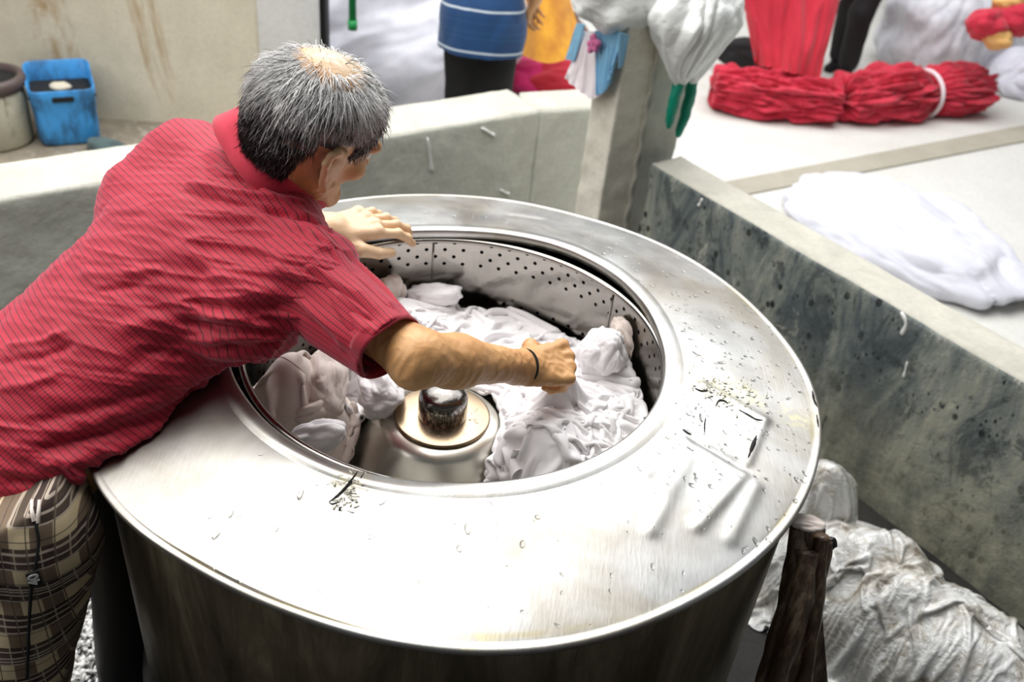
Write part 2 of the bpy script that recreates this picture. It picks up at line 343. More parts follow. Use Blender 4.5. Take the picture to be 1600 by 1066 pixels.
# shirt: fine dark pinstripes on crimson
def stripe_mat(name, base, dark):
    m = M(name, base, .62, Sheen_Weight=.45, Sheen_Tint=(1., .5, .6), Specular_IOR_Level=.35); co = m.co()
    u = m.attr('su'); w = m.attr('sw')
    f = (u / .0088).fract() - .5; line = f.abs().step(.05, .13) * -1 + 1
    g = (w / .0042).fract() - .5; line2 = (g.abs().step(.05, .28) * -1 + 1)
    c = m.ramp(m.noise(co, 5, 4, .6), [(.3, tuple(x * .82 for x in base)), (.7, base)])
    c = m.mix(line2 * .28, c, tuple(x * .5 for x in base)); c = m.mix(line * .85, c, dark)
    m.set('Base Color', c); m.bump(line2 * -1 + line * -1 + m.noise(co, 500, 2) * .5, .25, .0006); return m
m_shirt = stripe_mat('crimson_pinstripe', (.50, .013, .038), (.08, .001, .006))
m_collar = cloth('crimson_knit', (.62, .030, .065), (.54, .022, .05), scale=40)
m_cuff = cloth('dark_crimson_knit', (.34, .008, .026), (.28, .006, .02), scale=40)
m_plaid = M('plaid_cotton', (.2, .15, .1), .85); u = m_plaid.attr('pu'); z = m_plaid.attr('pz')
def band(s, per, a, b, off=0): f = ((s + off) / per).fract(); return f.step(a - .012, a + .012) * (f.step(b - .012, b + .012) * -1 + 1)
cr, dk = (.66, .53, .33), (.035, .018, .016)
hb = band(z, .056, .42, .98); vb = band(u, .056, .45, .95)
c = m_plaid.mix(vb * .85, cr, (.11, .065, .045)); c = m_plaid.mix(hb * .92, c, dk)
hl = band(z, .0112, .05, .30).max(band(z, .031, .70, .78)); vl = band(u, .0175, .1, .22)
c = m_plaid.mix(hl * hb * .75, c, (.62, .52, .42)); c = m_plaid.mix(vl * (hb * .5 + .2), c, (.55, .45, .34)); c = m_plaid.mix(band(z, .031, .2, .25) * .7, c, (.03, .02, .02)); c = m_plaid.mix(band(u, .035, .55, .60) * .8, c, dk)
m_plaid.set('Base Color', c); m_plaid.bump(m_plaid.noise(m_plaid.co(), 500, 2), .2, .0006)
m_blue = M('blue_striped_shirt', (.02, .12, .32), .8, Sheen_Weight=.2); bz = m_blue.attr('su')
ln = band(bz, .17, .30, .345).max(band(bz, .17, .62, .632) * 0)
fine = band(bz, .17, .66, .68).max(band(bz, .17, .80, .82)).max(band(bz, .17, .03, .05))
m_blue.set('Base Color', m_blue.mix(ln, m_blue.mix(fine * .3, (.008, .06, .19), (.04, .17, .36)), (.72, .82, .90)))
# ------------------------------------------------------------------ setting
E1 = V(math.cos(math.radians(38.0)), math.sin(math.radians(38.0)), 0); E2 = V(E1[1], -E1[0], 0); UZ = V(0, 0, 1)
def struct(name, vf, mat, parent=None, **kw):
    o = mk(name, vf[0], vf[1], mat, parent, **kw)
    if parent is None: o['kind'] = 'structure'
    return o
def rough_box(p0, dir_, length, thick, h, side, mat, name, z0=0, n=120, amp=.006, seed=0, top=None):
    # a low cement wall whose inner face starts at p0 and runs along dir_; side points to the outside; uneven plaster and worn edges
    m = int(length / .02) + 2; prof = []
    for k in range(25): prof.append((0, z0 + (h - .018) * k / 24))
    for k in range(1, 5): a = k / 4 * math.pi / 2; prof.append((.016 * (1 - math.cos(a)), h - .018 + .018 * math.sin(a)))
    for k in range(1, 9): prof.append((.016 + (thick - .032) * k / 8, h))
    for k in range(1, 5): a = k / 4 * math.pi / 2; prof.append((thick - .016 + .016 * math.sin(a), h - .018 * (1 - math.cos(a))))
    for k in range(1, 5): prof.append((thick, h - .018 - (h - z0) * k / 4 * .97))
    prof = np.array(prof); s = np.linspace(0, length, m)
    v = (p0[None, None, :] * V(1, 1, 0) + s[:, None, None] * dir_ + prof[None, :, 0, None] * side + prof[None, :, 1, None] * UZ).reshape(-1, 3)
    d = perlin(v * 4, seed) * amp * 1.5 + perlin(v * 18, seed + 1) * amp * .7
    c = v.reshape(m, len(prof), 3)
    nn = np.tile(np.where(prof[:, 1] > h - .001, 0, 1)[None, :], (m, 1)).ravel(); half = np.tile((prof[:, 0] < thick / 2)[None, :], (m, 1)).ravel()
    v += (np.where(nn[:, None] > 0, np.where(half[:, None], -side, side), UZ) * d[:, None])
    f = grid_faces(m, len(prof)); f = f if np.dot(np.cross(dir_, UZ), -side) > 0 else f[:, ::-1]
    f = f.tolist(); np_ = len(prof); f.append(list(range(np_))); f.append([(m - 1) * np_ + i for i in range(np_)][::-1])
    o = mk(name, v, f, mat); o['kind'] = 'structure'
    if top:
        o.data.materials.append(top.m)
        vv = np.array([q.co[2] for q in o.data.vertices])
        for p in o.data.polygons:
            if p.normal.z > .6 and vv[p.vertices[0]] > h - .02: p.material_index = 1
    return o
# ground: wet floor of the tub yard, white yard beyond the walls, dirt on the left
def slab(name, pts, z, mat, th=.05, n=1):
    pts = [V(p[0], p[1], 0) for p in pts]; k = len(pts)
    v = [p + UZ * z for p in pts] + [p + UZ * (z - th) for p in pts]
    f = [list(range(k)), list(range(k, 2 * k))[::-1]] + [[i, i + k, (i + 1) % k + k, (i + 1) % k] for i in range(k)]
    return struct(name, (v, f), mat, smooth=False)
slab('floor', [(-6, -4), (7, -4), (7, 12), (-6, 12)], 0, m_floor)
bw0, bw1 = W(0, 310, .62), W(845, 172, .62)
rw0, rw1 = W(1026, 260, .62), W(1600, 597, .62)
rwd = nrm(rw1 - rw0); bwd = nrm(bw1 - bw0)
rwn = nrm(V(-rwd[1], rwd[0], 0)); bwn = nrm(V(-bwd[1], bwd[0], 0))       # pointing outwards
rough_box(rw0 - rwd * .03, rwd, 2.6, .155, .62, rwn, m_mould, 'wall_right', top=m_conc_top, seed=3)
rough_box(bw0 - bwd * 1.3, bwd, 1.3 + np.linalg.norm(bw1 - bw0), .24, .62, bwn, m_back, 'wall_back', top=m_conc_top, seed=9)
# short return piece between back wall and post
q0 = bw1 - bwn * 0; q1 = W(905, 168, .62); rd = nrm(q1 - q0); rough_box(q0, rd, np.linalg.norm(q1 - q0) + .16, .20, .62, nrm(V(-rd[1], rd[0], 0)), m_back, 'wall_return', top=m_conc_top, seed=12)
# the white yard and its beige strip
o_ = rw0 - rwd * 2.4 + rwn * .10
slab('floor_yard', [o_[:2], (o_ + rwd * 7)[:2], (o_ + rwd * 7 + rwn * 8)[:2], (o_ + rwn * 9 - rwd * 5)[:2], (o_ - rwd * 3 + rwn * 1.5)[:2]], .012, m_yard, .02)
s0, s1, s2, s3 = W(1170, 277, .02), W(1600, 196, .02), W(1600, 224, .02), W(1195, 297, .02); sd = nrm(s1 - s0)
slab('trim_1', [(s0 - sd * .5)[:2], (s3 - sd * .5)[:2], (s2 + sd * 2)[:2], (s1 + sd * 2)[:2]], .022, m_strip, .012)
# dirt ledge on the left behind the back wall
b_ = bw0 + bwn * .2
slab('floor_dirt', [(b_ - bwd * 3)[:2], (b_ + bwd * .75)[:2], (-1.2, 3.2), (-2.1, 3.4), (-5, 3.0)], .01, m_dirt, .02)
# stained beige wall
w0, w1 = W(150, 188, 0), W(415, 203, 0); wd_ = nrm(w1 - w0); wn_ = nrm(V(-wd_[1], wd_[0], 0))
L = np.linalg.norm(w1 - w0)
rough_box(w0 - wd_ * 1.8, wd_, 1.8 + L, .2, .86, wn_, m_beige, 'wall_left', top=m_white_wall, seed=20, amp=.008)
c0 = w1 - wn_ * .06
struct('trim_2', box(c0 + wd_ * .15 + UZ * .8 + wn_ * .1, wd_ * .14, wn_ * .14, UZ * .8, .01), m_white_wall)
struct('trim_3', box(c0 + wd_ * .305 + UZ * .8 + wn_ * .1, wd_ * .012, wn_ * .1, UZ * .8, .002), m_dark)
# far white wall closing the yard
struct('wall_far', box(V(.5, 7.2, 1.3), V(6, 0, 0), V(0, .1, 0), V(0, 0, 1.3), .01), m_white_wall)
# plaster drips on the walls
def on_back(px, py):   # hit the inner face of the back wall
    d = ray(px, py); t = ((bw0 - CAM) @ bwn) / (d @ bwn); return CAM + d * t
def on_right(px, py): d = ray(px, py); t = ((rw0 - CAM) @ rwn) / (d @ rwn); return CAM + d * t
wb = bpy.data.objects['wall_back']; wr = bpy.data.objects['wall_right']; wt = bpy.data.objects['wall_return']
m_drip = M('white_drip', (.85, .85, .82), .5)
for pts, par, fn, r in (([(668, 215), (672, 245), (675, 268)], wb, on_back, .006), ([(752, 200), (765, 208), (772, 212)], wb, on_back, .007), ([(780, 296), (790, 302), (795, 303)], wb, on_back, .007),
                        ([(1408, 488), (1416, 505), (1409, 524)], wr, on_right, .006), ([(1418, 565), (1412, 590)], wr, on_right, .004), ([(1098, 310), (1092, 322)], wr, on_right, .006)):
    P = spline([fn(*q) for q in pts], 9); v, f = tube(P, np.array([.5, .8, 1, .9, .8, .9, 1.1, 1.3, .8]) * r, 8)
    mk('plaster_drip', v, f, m_drip, par)
# ------------------------------------------------------------------ cement post with a second stub behind
post = empty('cement_post'); tag(post, 'short rectangular cement post at the wall corner, draped with rags and plastic', 'post')
RC = on_right(1003, 240); RC = V(*(RC[:2]), 0) - rwn * .02
MC = RC - E1 * .135; LC = MC - E2 * .125
cz = 1.13
def post_mesh(corner, a, b, z0, z1, seed, amp=.006, lean=0):
    n = 14; m = 70; ring = []
    for (s, e) in ((corner, corner + a), (corner + a, corner + a + b), (corner + a + b, corner + b), (corner + b, corner)):
        for k in range(n): ring.append(s + (e - s) * k / n)
    ring = np.array(ring); cen = corner + (a + b) / 2; zs = np.linspace(z0, z1, m); v = []
    for z in zs: v.append(ring * V(1, 1, 0) + UZ * z)
    v = np.concatenate(v); o = nrm_rows((v - cen) * V(1, 1, 0)); v = v + o * (perlin(v * 14, seed) * amp + perlin(v * 45, seed) * amp * .5)[:, None]
    k = len(ring); f = [q[::-1] for q in grid_faces(m, k, cv=True).tolist()]; f.append([(m - 1) * k + i for i in range(k)]); f.append(list(range(k))[::-1]); return v, f
def nrm_rows(v): return v / (np.linalg.norm(v, axis=1)[:, None] + 1e-9)
v, f = post_mesh(MC, RC - MC, (LC - MC), 0, cz, 5); mk('shaft', v, f, m_pillar, post)
v, f = post_mesh(RC + E1 * .01, E1 * .165, LC - MC, 0, 1.05, 8); mk('shaft', v, f, m_conc, post)
# rough mortar ridge along the joint
P = np.stack([RC + UZ * z + V(.004 * math.sin(z * 60), -.004, 0) for z in np.linspace(.0, cz - .06, 90)]); r = .008 + .005 * np.abs(perlin(P * 30, 2)); v, f = tube(P, r, 8)
v = v + perlin(v * 120, 4)[:, None] * .003; mk('mortar_ridge', v, f, m_conc_top, post)
# ------------------------------------------------------------------ the spin dryer
ZR, ZO, RI, RO = .95, .907, .38, .6214
OX = -.0258
mach = empty('spin_dryer'); tag(mach, 'large round stainless spin dryer with wide wet lid ring and open perforated basket', 'laundry machine')
TH = np.radians([-180, -137, -126, -104, -84, -61, -32, -12, 9, 28, 45, 62, 78, 94, 106, 180]); RRi = np.array([.376, .3754, .3805, .385, .379, .381, .379, .376, .375, .386, .397, .398, .383, .3665, .363, .376])
def ri(t): return np.interp((t + np.pi) % (2 * np.pi) - np.pi, TH, RRi)
nt_ = 540; t = np.linspace(-np.pi, np.pi, nt_, endpoint=False)
ker = np.exp(-np.linspace(-2, 2, 41) ** 2); ker /= ker.sum(); rit = np.convolve(np.tile(ri(t), 3), ker, 'same')[nt_:2 * nt_]
TO = np.radians([-180, -137, -129, -119, -109, -101, -93, -79, -71, -63, -53, -40, -17, -5, 9, 20, 41, 57, 71, 86, 101, 180]); RRo = np.array([.626, .629, .625, .6125, .612, .6135, .620, .628, .628, .623, .618, .619, .62, .625, .623, .617, .622, .621, .613, .620, .619, .622])
rot_ = np.convolve(np.tile(np.interp(t, TO, RRo), 3), ker, 'same')[nt_:2 * nt_]
# profile in (s, dz): s=0 inner edge, 1 outer edge
prof = [(.0, -.020), (-.002, -.014), (-.002, -.004), (-.0005, -.0008), (.003, .0004), (.012, .0004), (.024, .0002)]
ss = np.linspace(.11, .955, 64)
V_ = []
ci, co_ = np.cos(t), np.sin(t)
for a, b in prof: V_.append(np.stack([OX + (rit + a) * ci, (rit + a) * co_, np.full(nt_, ZR - .004 + b)], -1))
for s in ss:
    r = rit + (rot_ - rit) * s; ox = OX * (1 - s)
    V_.append(np.stack([ox + r * ci, r * co_, np.full(nt_, ZR - .004 + (ZO - ZR + .002) * (s ** 1.25))], -1))
for a, b in ((-.010, .0005), (-.006, .0012), (-.002, .0006), (.0, -.001), (.0, -.007), (-.001, -.010), (-.006, -.011)): V_.append(np.stack([(rot_ + a) * ci, (rot_ + a) * co_, np.full(nt_, ZO + b)], -1))
lid = np.stack(V_, 1); np_ = lid.shape[1]; lid = lid.reshape(-1, 3)
def Wl(px, py):   # point on the sloping lid
    p = W(px, py, .93)
    for _ in range(6):
        r = math.hypot(p[0], p[1]); s = min(max((r - .38) / .241, 0), 1); p = W(px, py, ZR - .004 + (ZO - ZR + .002) * s ** 1.25)
    return p
DK = .6; dz = np.zeros(len(lid)); Lf = lid * V(1, 1, 0)
def ridge(a, b, w, amp, sharp=False):
    global dz
    A, B_ = Wl(*a) * V(1, 1, 0), Wl(*b) * V(1, 1, 0); d, tt = seg_d(Lf, A, B_)
    dz += DK * amp * (np.exp(-(d / w) ** 2) if not sharp else np.exp(-d / w))
for a, b, w, am in (((1181, 760), (1142, 843), .011, .0045), ((1162, 742), (1091, 822), .010, .0045), ((1081, 708), (1018, 828), .011, .0035), ((1046, 612), (1002, 672), .012, .003), ((1074, 690), (1034, 765), .010, .003), ((1070, 640), (1012, 738), .010, .003),
                    ((1067, 674), (1165, 732), .008, -.005), ((1101, 600), (1196, 655), .010, .004), ((1101, 601), (1067, 676), .009, .0035), ((1196, 655), (1165, 730), .008, .0035), ((500, 835), (455, 945), .03, .003), ((560, 735), (512, 790), .012, .004),
                    ((1130, 500), (1230, 640), .05, -.003), ((900, 480), (905, 481), .01, 0), ((800, 335), (845, 342), .014, -.0035), ((950, 760), (1050, 700), .02, .002), ((700, 790), (850, 780), .03, -.002)): ridge(a, b, w, am)
inn_ = np.exp(-((Lf[:, 0] - Wl(1130, 665)[0]) ** 2 + (Lf[:, 1] - Wl(1130, 665)[1]) ** 2) / .045 ** 2); dz += -.003 * inn_ + .0015 * perlin(lid * 40, 5) * inn_
edge = np.tile(np.concatenate([np.full(len(prof), 0), np.sin(np.pi * (ss - .11) / .845) ** .6, np.full(7, .2)])[None, :], (nt_, 1)).ravel()
dz = (dz + perlin(lid * 5, 3) * .0035 + perlin(lid * 13, 6) * .0008) * edge; lid[:, 2] += dz
lid_o = mk('lid_ring', lid, grid_faces(nt_, np_, cu=True)[:, ::-1][:, ::-1], m_lid, mach)
def strip_mesh(pts, w, lift=.001, n=16, seed=0):
    P = spline([p + UZ * lift for p in pts], n); T = np.gradient(P, axis=0); N_ = nrm_rows(np.cross(T, UZ)); ww = w * np.sin(np.linspace(.15, math.pi - .15, n)) * (1 + .7 * perlin(P * 200, seed))
    c = np.abs(ww)[:, None] * N_; v = np.concatenate([P + c, P - c, P - UZ * .003]); f = []
    for i in range(n - 1): f.append([i, i + 1, n + i + 1, n + i]); f.append([i, 2 * n + i, 2 * n + i + 1, i + 1]); f.append([n + i, n + i + 1, 2 * n + i + 1, 2 * n + i])
    return v, f
bpy.context.view_layer.update()
from mathutils.bvhtree import BVHTree
tree = BVHTree.FromPolygons([tuple(q) for q in lid], grid_faces(nt_, np_, cu=True).tolist())
def onlid(px, py):
    d = ray(px, py); h = tree.ray_cast(Vector(CAM), Vector(d)); return np.array(h[0]) if h[0] else Wl(px, py)
for k, (pts, w) in enumerate((([(1118, 636), (1123, 627), (1130, 626), (1138, 631)], .0018), ([(1182, 681), (1177, 695), (1169, 716)], .0028), ([(1155, 641), (1168, 648), (1180, 655), (1192, 657)], .0012), ([(1086, 607), (1095, 611), (1106, 611)], .0018), ([(1103, 652), (1101, 664), (1101, 677)], .001),
    ([(1067, 671), (1073, 676), (1080, 679)], .0012), ([(1269, 610), (1272, 625), (1277, 636)], .002), ([(1276, 648), (1279, 668)], .0012), ([(559, 737), (548, 752), (536, 767), (525, 777), (514, 785)], .0019), ([(514, 786), (520, 788), (530, 784)], .001), ([(570, 738), (563, 748)], .0009), ([(532, 793), (530, 799)], .0016))):
    v, f = strip_mesh([onlid(*q) for q in pts], w, seed=k); mk('crack', v, f, m_crack, lid_o)
rng = np.random.RandomState(3)
def ico(sub_):
    bm = bmesh.new(); bmesh.ops.create_icosphere(bm, subdivisions=sub_, radius=1); v = np.array([q.co[:] for q in bm.verts]); f = np.array([[q.index for q in p.verts] for p in bm.faces]); bm.free(); return v, f
ICO = {k: ico(k) for k in (1, 2, 3, 4, 5, 6)}
def putty(cpx, r, n, seed, name='weld_putty'):
    rg = np.random.RandomState(seed); parts = []
    for _ in range(n):
        px = cpx[0] + rg.normal() * r[0]; py = cpx[1] + rg.normal() * r[1]; h = tree.ray_cast(Vector(CAM), Vector(ray(px, py)))
        if not h[0]: continue
        q = np.array(h[0]); a = rg.uniform(0, 6.3); s = rg.uniform(.0010, .0028); v, f = ICO[1]; M_ = np.array([[math.cos(a), -math.sin(a), 0], [math.sin(a), math.cos(a), 0], [0, 0, 1]])
        parts.append(((v * V(s * rg.uniform(1.2, 4), s, s * .12)) @ M_.T + q, f))
    v, f = join(parts); o = mk(name, v, f, m_putty, lid_o); o['kind'] = 'stuff'; o['label'] = 'crusted yellowish weld filler'
putty((545, 768), (12, 15), 60, 1); putty((1120, 606), (26, 13), 60, 2); putty((1165, 622), (22, 14), 40, 4)
# water drops on the lid
parts = []; v0, f0 = ICO[2]
for i in range(620):
    a = rng.uniform(-math.pi, math.pi); s_ = rng.uniform(.08, .96); r = .38 + .241 * s_
    if i > 330: a = rng.uniform(-.8, 1.2)
    p = V(r * math.cos(a), r * math.sin(a), 1.2); h = tree.ray_cast(Vector(p), Vector((0, 0, -1)))
    if not h[0] or (a < -2.2 or a > 2.4): continue
    q = np.array(h[0]); sz = rng.choice([.0015, .002, .0028, .004], p=[.4, .33, .2, .07]); al = rng.uniform(1, 2.8); b = a + rng.normal() * .5
    M_ = np.array([[math.cos(b), -math.sin(b), 0], [math.sin(b), math.cos(b), 0], [0, 0, 1]])
    parts.append(((v0 * V(sz * al, sz, sz * .45)) @ M_.T + q, f0))
v, f = join(parts); o = mk('water_drops', v, f, m_water, lid_o); o['kind'] = 'stuff'
# casing, dark lower housing, posts
v, f = lathe([(.596, .90), (.604, .893), (.6045, .60), (.6045, .3), (.600, .24), (.56, .235), (.55, .30), (.55, .88)], 160); mk('casing', v, f, m_case, mach)
v, f = lathe([(.50, .3), (.60, .26), (.625, .20), (.63, .05), (.60, .0), (.4, .0)], 96); mk('base', v, f, m_black, mach)
for a in (191, 311, 71):
    c = V(math.cos(math.radians(a)), math.sin(math.radians(a)), 0) * (.66 if a != 311 else .52)
    v, f = lathe([(0, .78), (.03, .778), (.036, .76), (.048, .5), (.062, .3), (.085, .1), (.09, 0), (0, 0)], 32, c[0], c[1]); mk('suspension_post', v, f, m_black, mach)
# perforated basket
RB = .372; ZB0, ZB1 = .922, .50; ncol = 120; rows = 25; hz = (ZB0 - ZB1) / rows; dth = 2 * math.pi / ncol
vv, ff = [], []; vid = {}
def vtx(t_, z_, r_=RB):
    k = (round(t_ * 1e5), round(z_ * 1e5), round(r_ * 1e5))
    if k not in vid: vid[k] = len(vv); vv.append((OX * .5 + r_ * math.cos(t_), r_ * math.sin(t_), z_))
    return vid[k]
hr = .0043
for j in range(rows):
    for i in range(ncol):
        a0, a1 = i * dth, (i + 1) * dth; z1_, z0_ = ZB0 - j * hz, ZB0 - (j + 1) * hz; am, zm = (a0 + a1) / 2, (z0_ + z1_) / 2
        if (i + j) % 2 == 0 and (0 <= j < 4 or 8 <= j < 13 or 16 <= j < 20) and i % 30 not in (0,):
            O = [(a1, zm), (a1, z1_), (am, z1_), (a0, z1_), (a0, zm), (a0, z0_), (am, z0_), (a1, z0_)]; I_ = [(am + hr / RB * math.cos(q), zm + hr * math.sin(q)) for q in np.arange(8) * math.pi / 4]
            for q in range(8):
                w = (q + 1) % 8; A = [vtx(*I_[q]), vtx(*O[q]), vtx(*O[w]), vtx(*I_[w])]; ff.append(A)
                ff.append([vtx(*I_[q]), vtx(*I_[w]), vtx(*I_[w], RB + .004), vtx(*I_[q], RB + .004)])
        else:
            O = [(a1, zm), (a1, z1_), (am, z1_), (a0, z1_), (a0, zm), (a0, z0_), (am, z0_), (a1, z0_)]; ff.append([vtx(*q) for q in O])
mk('basket_wall', vv, ff, m_inner, mach, smooth=False)
v, f = lathe([(.374, .920), (.372, .926), (.366, .9275), (.361, .925), (.360, .920), (.364, .917), (.372, .917)], 160, OX * .5); mk('basket_rim', v, f, m_inner, mach)
for a in (1.82, 3.9, -.3, .7):
    P = np.stack([V(OX * .5 + (RB - .001) * math.cos(a), (RB - .001) * math.sin(a), z) for z in np.linspace(.915, .52, 12)]); v, f = tube(P, .0022, 6); mk('weld_seam', v, f, m_inner, mach)
v, f = lathe([(.545, .89), (.545, .45), (.38, .42), (.0, .42)], 96); mk('shaded_liner', v, f, m_dark, mach)  # near-black colour paints the shade behind the basket and its holes
v, f = lathe([(.374, .60), (.36, .602), (.30, .610), (.22, .622), (.1, .63)], 96, OX * .5); mk('basket_floor', v, f, m_cone, mach)
HX, HY = -.0182, -.0725
H0 = W(691, 651, .80); HX, HY = H0[0], H0[1]
v, f = lathe([(.235, .50), (.215, .60), (.188, .66), (.162, .71), (.134, .75), (.110, .782), (.098, .796), (.07, .798)], 128, HX, HY); mk('hub_cone', v, f, m_cone, mach)
v, f = lathe([(0, .799), (.078, .799), (.084, .7995), (.0855, .8015), (.085, .8045), (.082, .8055), (.043, .806), (0, .806)], 128, HX, HY); mk('hub_disc', v, f, m_disc, mach)
v, f = lathe([(.042, .804), (.0435, .808), (.0435, .838), (.043, .844), (.040, .852), (.032, .858), (.020, .862), (.007, .8635), (0, .8635)], 96, HX, HY); mk('hub_knob', v, f, m_knob, mach)
parts = []; v0, f0 = ICO[2]
for i in range(34):
    a = rng.uniform(0, 6.3); r = rng.uniform(.047, .073); s_ = rng.uniform(.0012, .0025); b = rng.uniform(0, 3); M_ = np.array([[math.cos(b), -math.sin(b), 0], [math.sin(b), math.cos(b), 0], [0, 0, 1]])
    parts.append(((v0 * V(s_ * rng.uniform(1, 2), s_, s_ * .5)) @ M_.T + V(HX + r * math.cos(a), HY + r * math.sin(a), .8055), f0))
v, f = join(parts); mk('water_drops', v, f, m_water, mach)['kind'] = 'stuff'
# pipe between the post and the yard, gravel on the wet floor
p0 = W(60, 920, .32); p1 = W(200, 915, .32)
v, f = tube([p0 + (p0 - p1) * 1.5, p0, p1 + (p1 - p0) * .1], .022, 16); tag(mk('floor_pipe', v, f, m_pipe), 'thin rusty horizontal pipe behind the plaid trousers, running to the machine', 'pipe')
parts = []; v0, f0 = ICO[1]; m_grav = M('wet_gravel', (.3, .29, .28), .12, 0, Specular_IOR_Level=1.0); m_grav.set('Base Color', m_grav.ramp(m_grav.noise(m_grav.co(), 60, 2), [(.42, (.03, .03, .03)), (.58, (.75, .74, .72))]))  # white specular glints of the wet stones painted into the colour
for i in range(2600):
    px = rng.uniform(60, 215); py = rng.uniform(800, 1075); q = W(px, py, .004); s_ = rng.uniform(.004, .011); parts.append(((v0 * s_ * rng.uniform(.6, 1.3, 3)) + q + UZ * s_ * .3, f0))
v, f = join(parts); tag(mk('gravel', v, f, m_grav), 'wet black gravel with painted white glints on the floor beside the machine', 'gravel', kind='stuff')
# ------------------------------------------------------------------ cloth sheets and lumps
def sheet_sim(c, size, n, ang, comp, H, seed, steps=110, iters=7, zoff=.02, rmax=.362, pin=None, wob=.03, bend=.10, hub=True, grav=.0009):
    """a soft sheet, pushed together from its sides, falls on the height field H and buckles into folds"""
    nx, ny = n; sx, sy = size; gx, gy = np.meshgrid(np.linspace(-.5, .5, nx), np.linspace(-.5, .5, ny), indexing='ij')
    rest = np.stack([gx * sx, gy * sy], -1); hx, hy = sx / (nx - 1), sy / (ny - 1)
    cp = np.array(comp) if np.ndim(comp) else V(comp, comp)
    q = np.stack([gx * 3.1, gy * 3.1, 0 * gx], -1).reshape(-1, 3); w1 = perlin(q * 1.3, seed).reshape(nx, ny); w2 = perlin(q * 1.3 + 7, seed + 1).reshape(nx, ny); w3 = (perlin(q * 2.2, seed + 2) + .6 * perlin(q * 5, seed + 3)).reshape(nx, ny)
    X = rest[..., 0] * cp[0] + w1 * wob * 2; Y = rest[..., 1] * cp[1] + w2 * wob * 2; ca, sa = math.cos(ang), math.sin(ang)
    P = np.stack([c[0] + X * ca - Y * sa, c[1] + X * sa + Y * ca, 0 * X], -1)
    def hf(P): return H(P[..., 0], P[..., 1])
    P[..., 2] = hf(P) + zoff + w3 * wob; Q = P.copy()
    def con(A, B, L, k):
        d = P[B] - P[A]; l = np.linalg.norm(d, axis=-1, keepdims=True) + 1e-9; e = d * ((l - L) / l * .5 * k); P[A] += e; P[B] -= e
    sl = []
    for st in (0, 1):
        a = slice(st, nx - 1, 2); b = slice(st + 1, nx, 2); m = min(len(range(*a.indices(nx))), len(range(*b.indices(nx)))); sl.append(((slice(st, st + 2 * m - 1, 2), slice(None)), (slice(st + 1, st + 2 * m, 2), slice(None)), hx, 1.))
        m = min(len(range(st, ny - 1, 2)), len(range(st + 1, ny, 2))); sl.append(((slice(None), slice(st, st + 2 * m - 1, 2)), (slice(None), slice(st + 1, st + 2 * m, 2)), hy, 1.))
    hd = math.hypot(hx, hy)
    for st in (0, 1):
        m = len(range(st, nx - 1, 2)); A = slice(st, st + 2 * m - 1, 2); B = slice(st + 1, st + 2 * m, 2)
        sl.append(((A, slice(0, ny - 1)), (B, slice(1, ny)), hd, .35)); sl.append(((A, slice(1, ny)), (B, slice(0, ny - 1)), hd, .35))
    for k_ in (3,):
        for st in range(0, 2 * k_):
            ia = np.arange(nx - k_); ia = ia[(ia // k_) % 2 == 0] if st == 0 else ia[(ia // k_) % 2 == 1] if st == 1 else None
            if ia is not None: sl.append(((ia, slice(None)), (ia + k_, slice(None)), hx * k_, bend)); 
            ja = np.arange(ny - k_); ja = ja[(ja // k_) % 2 == 0] if st == 0 else ja[(ja // k_) % 2 == 1] if st == 1 else None
            if ja is not None: sl.append(((slice(None), ja), (slice(None), ja + k_), hy * k_, bend))
    for s_ in range(steps):
        vel = (P - Q) * .90; Q = P.copy(); P = P + vel; P[..., 2] -= grav
        for _ in range(iters):
            for A, B, L, k in sl: con(A, B, L, k)
            h = hf(P) + .003; low = P[..., 2] < h; P[..., 2] = np.where(low, h, P[..., 2]); P[..., :2] = np.where(low[..., None], P[..., :2] * .4 + Q[..., :2] * .6, P[..., :2])
            if hub:
                a_, b_ = P[..., 0] - HX, P[..., 1] - HY; rh = np.hypot(a_, b_); k = np.maximum(1, .104 / np.maximum(rh, 1e-4)); P[..., 0] = HX + a_ * k; P[..., 1] = HY + b_ * k
            r = np.hypot(P[..., 0] - OX * .5, P[..., 1]); k = np.minimum(1, rmax / np.maximum(r, 1e-6)); P[..., 0] = (P[..., 0] - OX * .5) * k + OX * .5; P[..., 1] *= k
            if pin is not None: P[pin[0]] = pin[1]
    return P
def upsample(P):   # Catmull-like smoothing to twice the resolution
    for ax in (0, 1):
        P = np.moveaxis(P, ax, 0); n = len(P); Pp = np.concatenate([2 * P[:1] - P[1:2], P, 2 * P[-1:] - P[-2:-1]]); o = np.empty((2 * n - 1,) + P.shape[1:]); o[0::2] = (Pp[:-2] + 6 * Pp[1:-1] + Pp[2:]) / 8; o[1::2] = (P[:-1] + P[1:]) / 2; P = np.moveaxis(o, 0, ax)
    return P
def sheet_obj(name, P, mat, th=.0025, parent=None, up=1):
    for _ in range(up): P = upsample(P)
    n, m = P.shape[:2]; v0 = P.reshape(-1, 3); g = grid_faces(n, m); N_ = vnormals(v0, g); v = np.concatenate([v0 + N_ * th / 2, v0 - N_ * th / 2]); k = n * m
    bd = np.array([i * m for i in range(n)] + [(n - 1) * m + j for j in range(1, m)] + [i * m + m - 1 for i in range(n - 2, -1, -1)] + [j for j in range(m - 2, 0, -1)]); b2 = np.roll(bd, -1)
    f = np.concatenate([g, (g + k)[:, ::-1], np.stack([bd, b2, b2 + k, bd + k], 1)]); return mk(name, v, f, mat, parent)
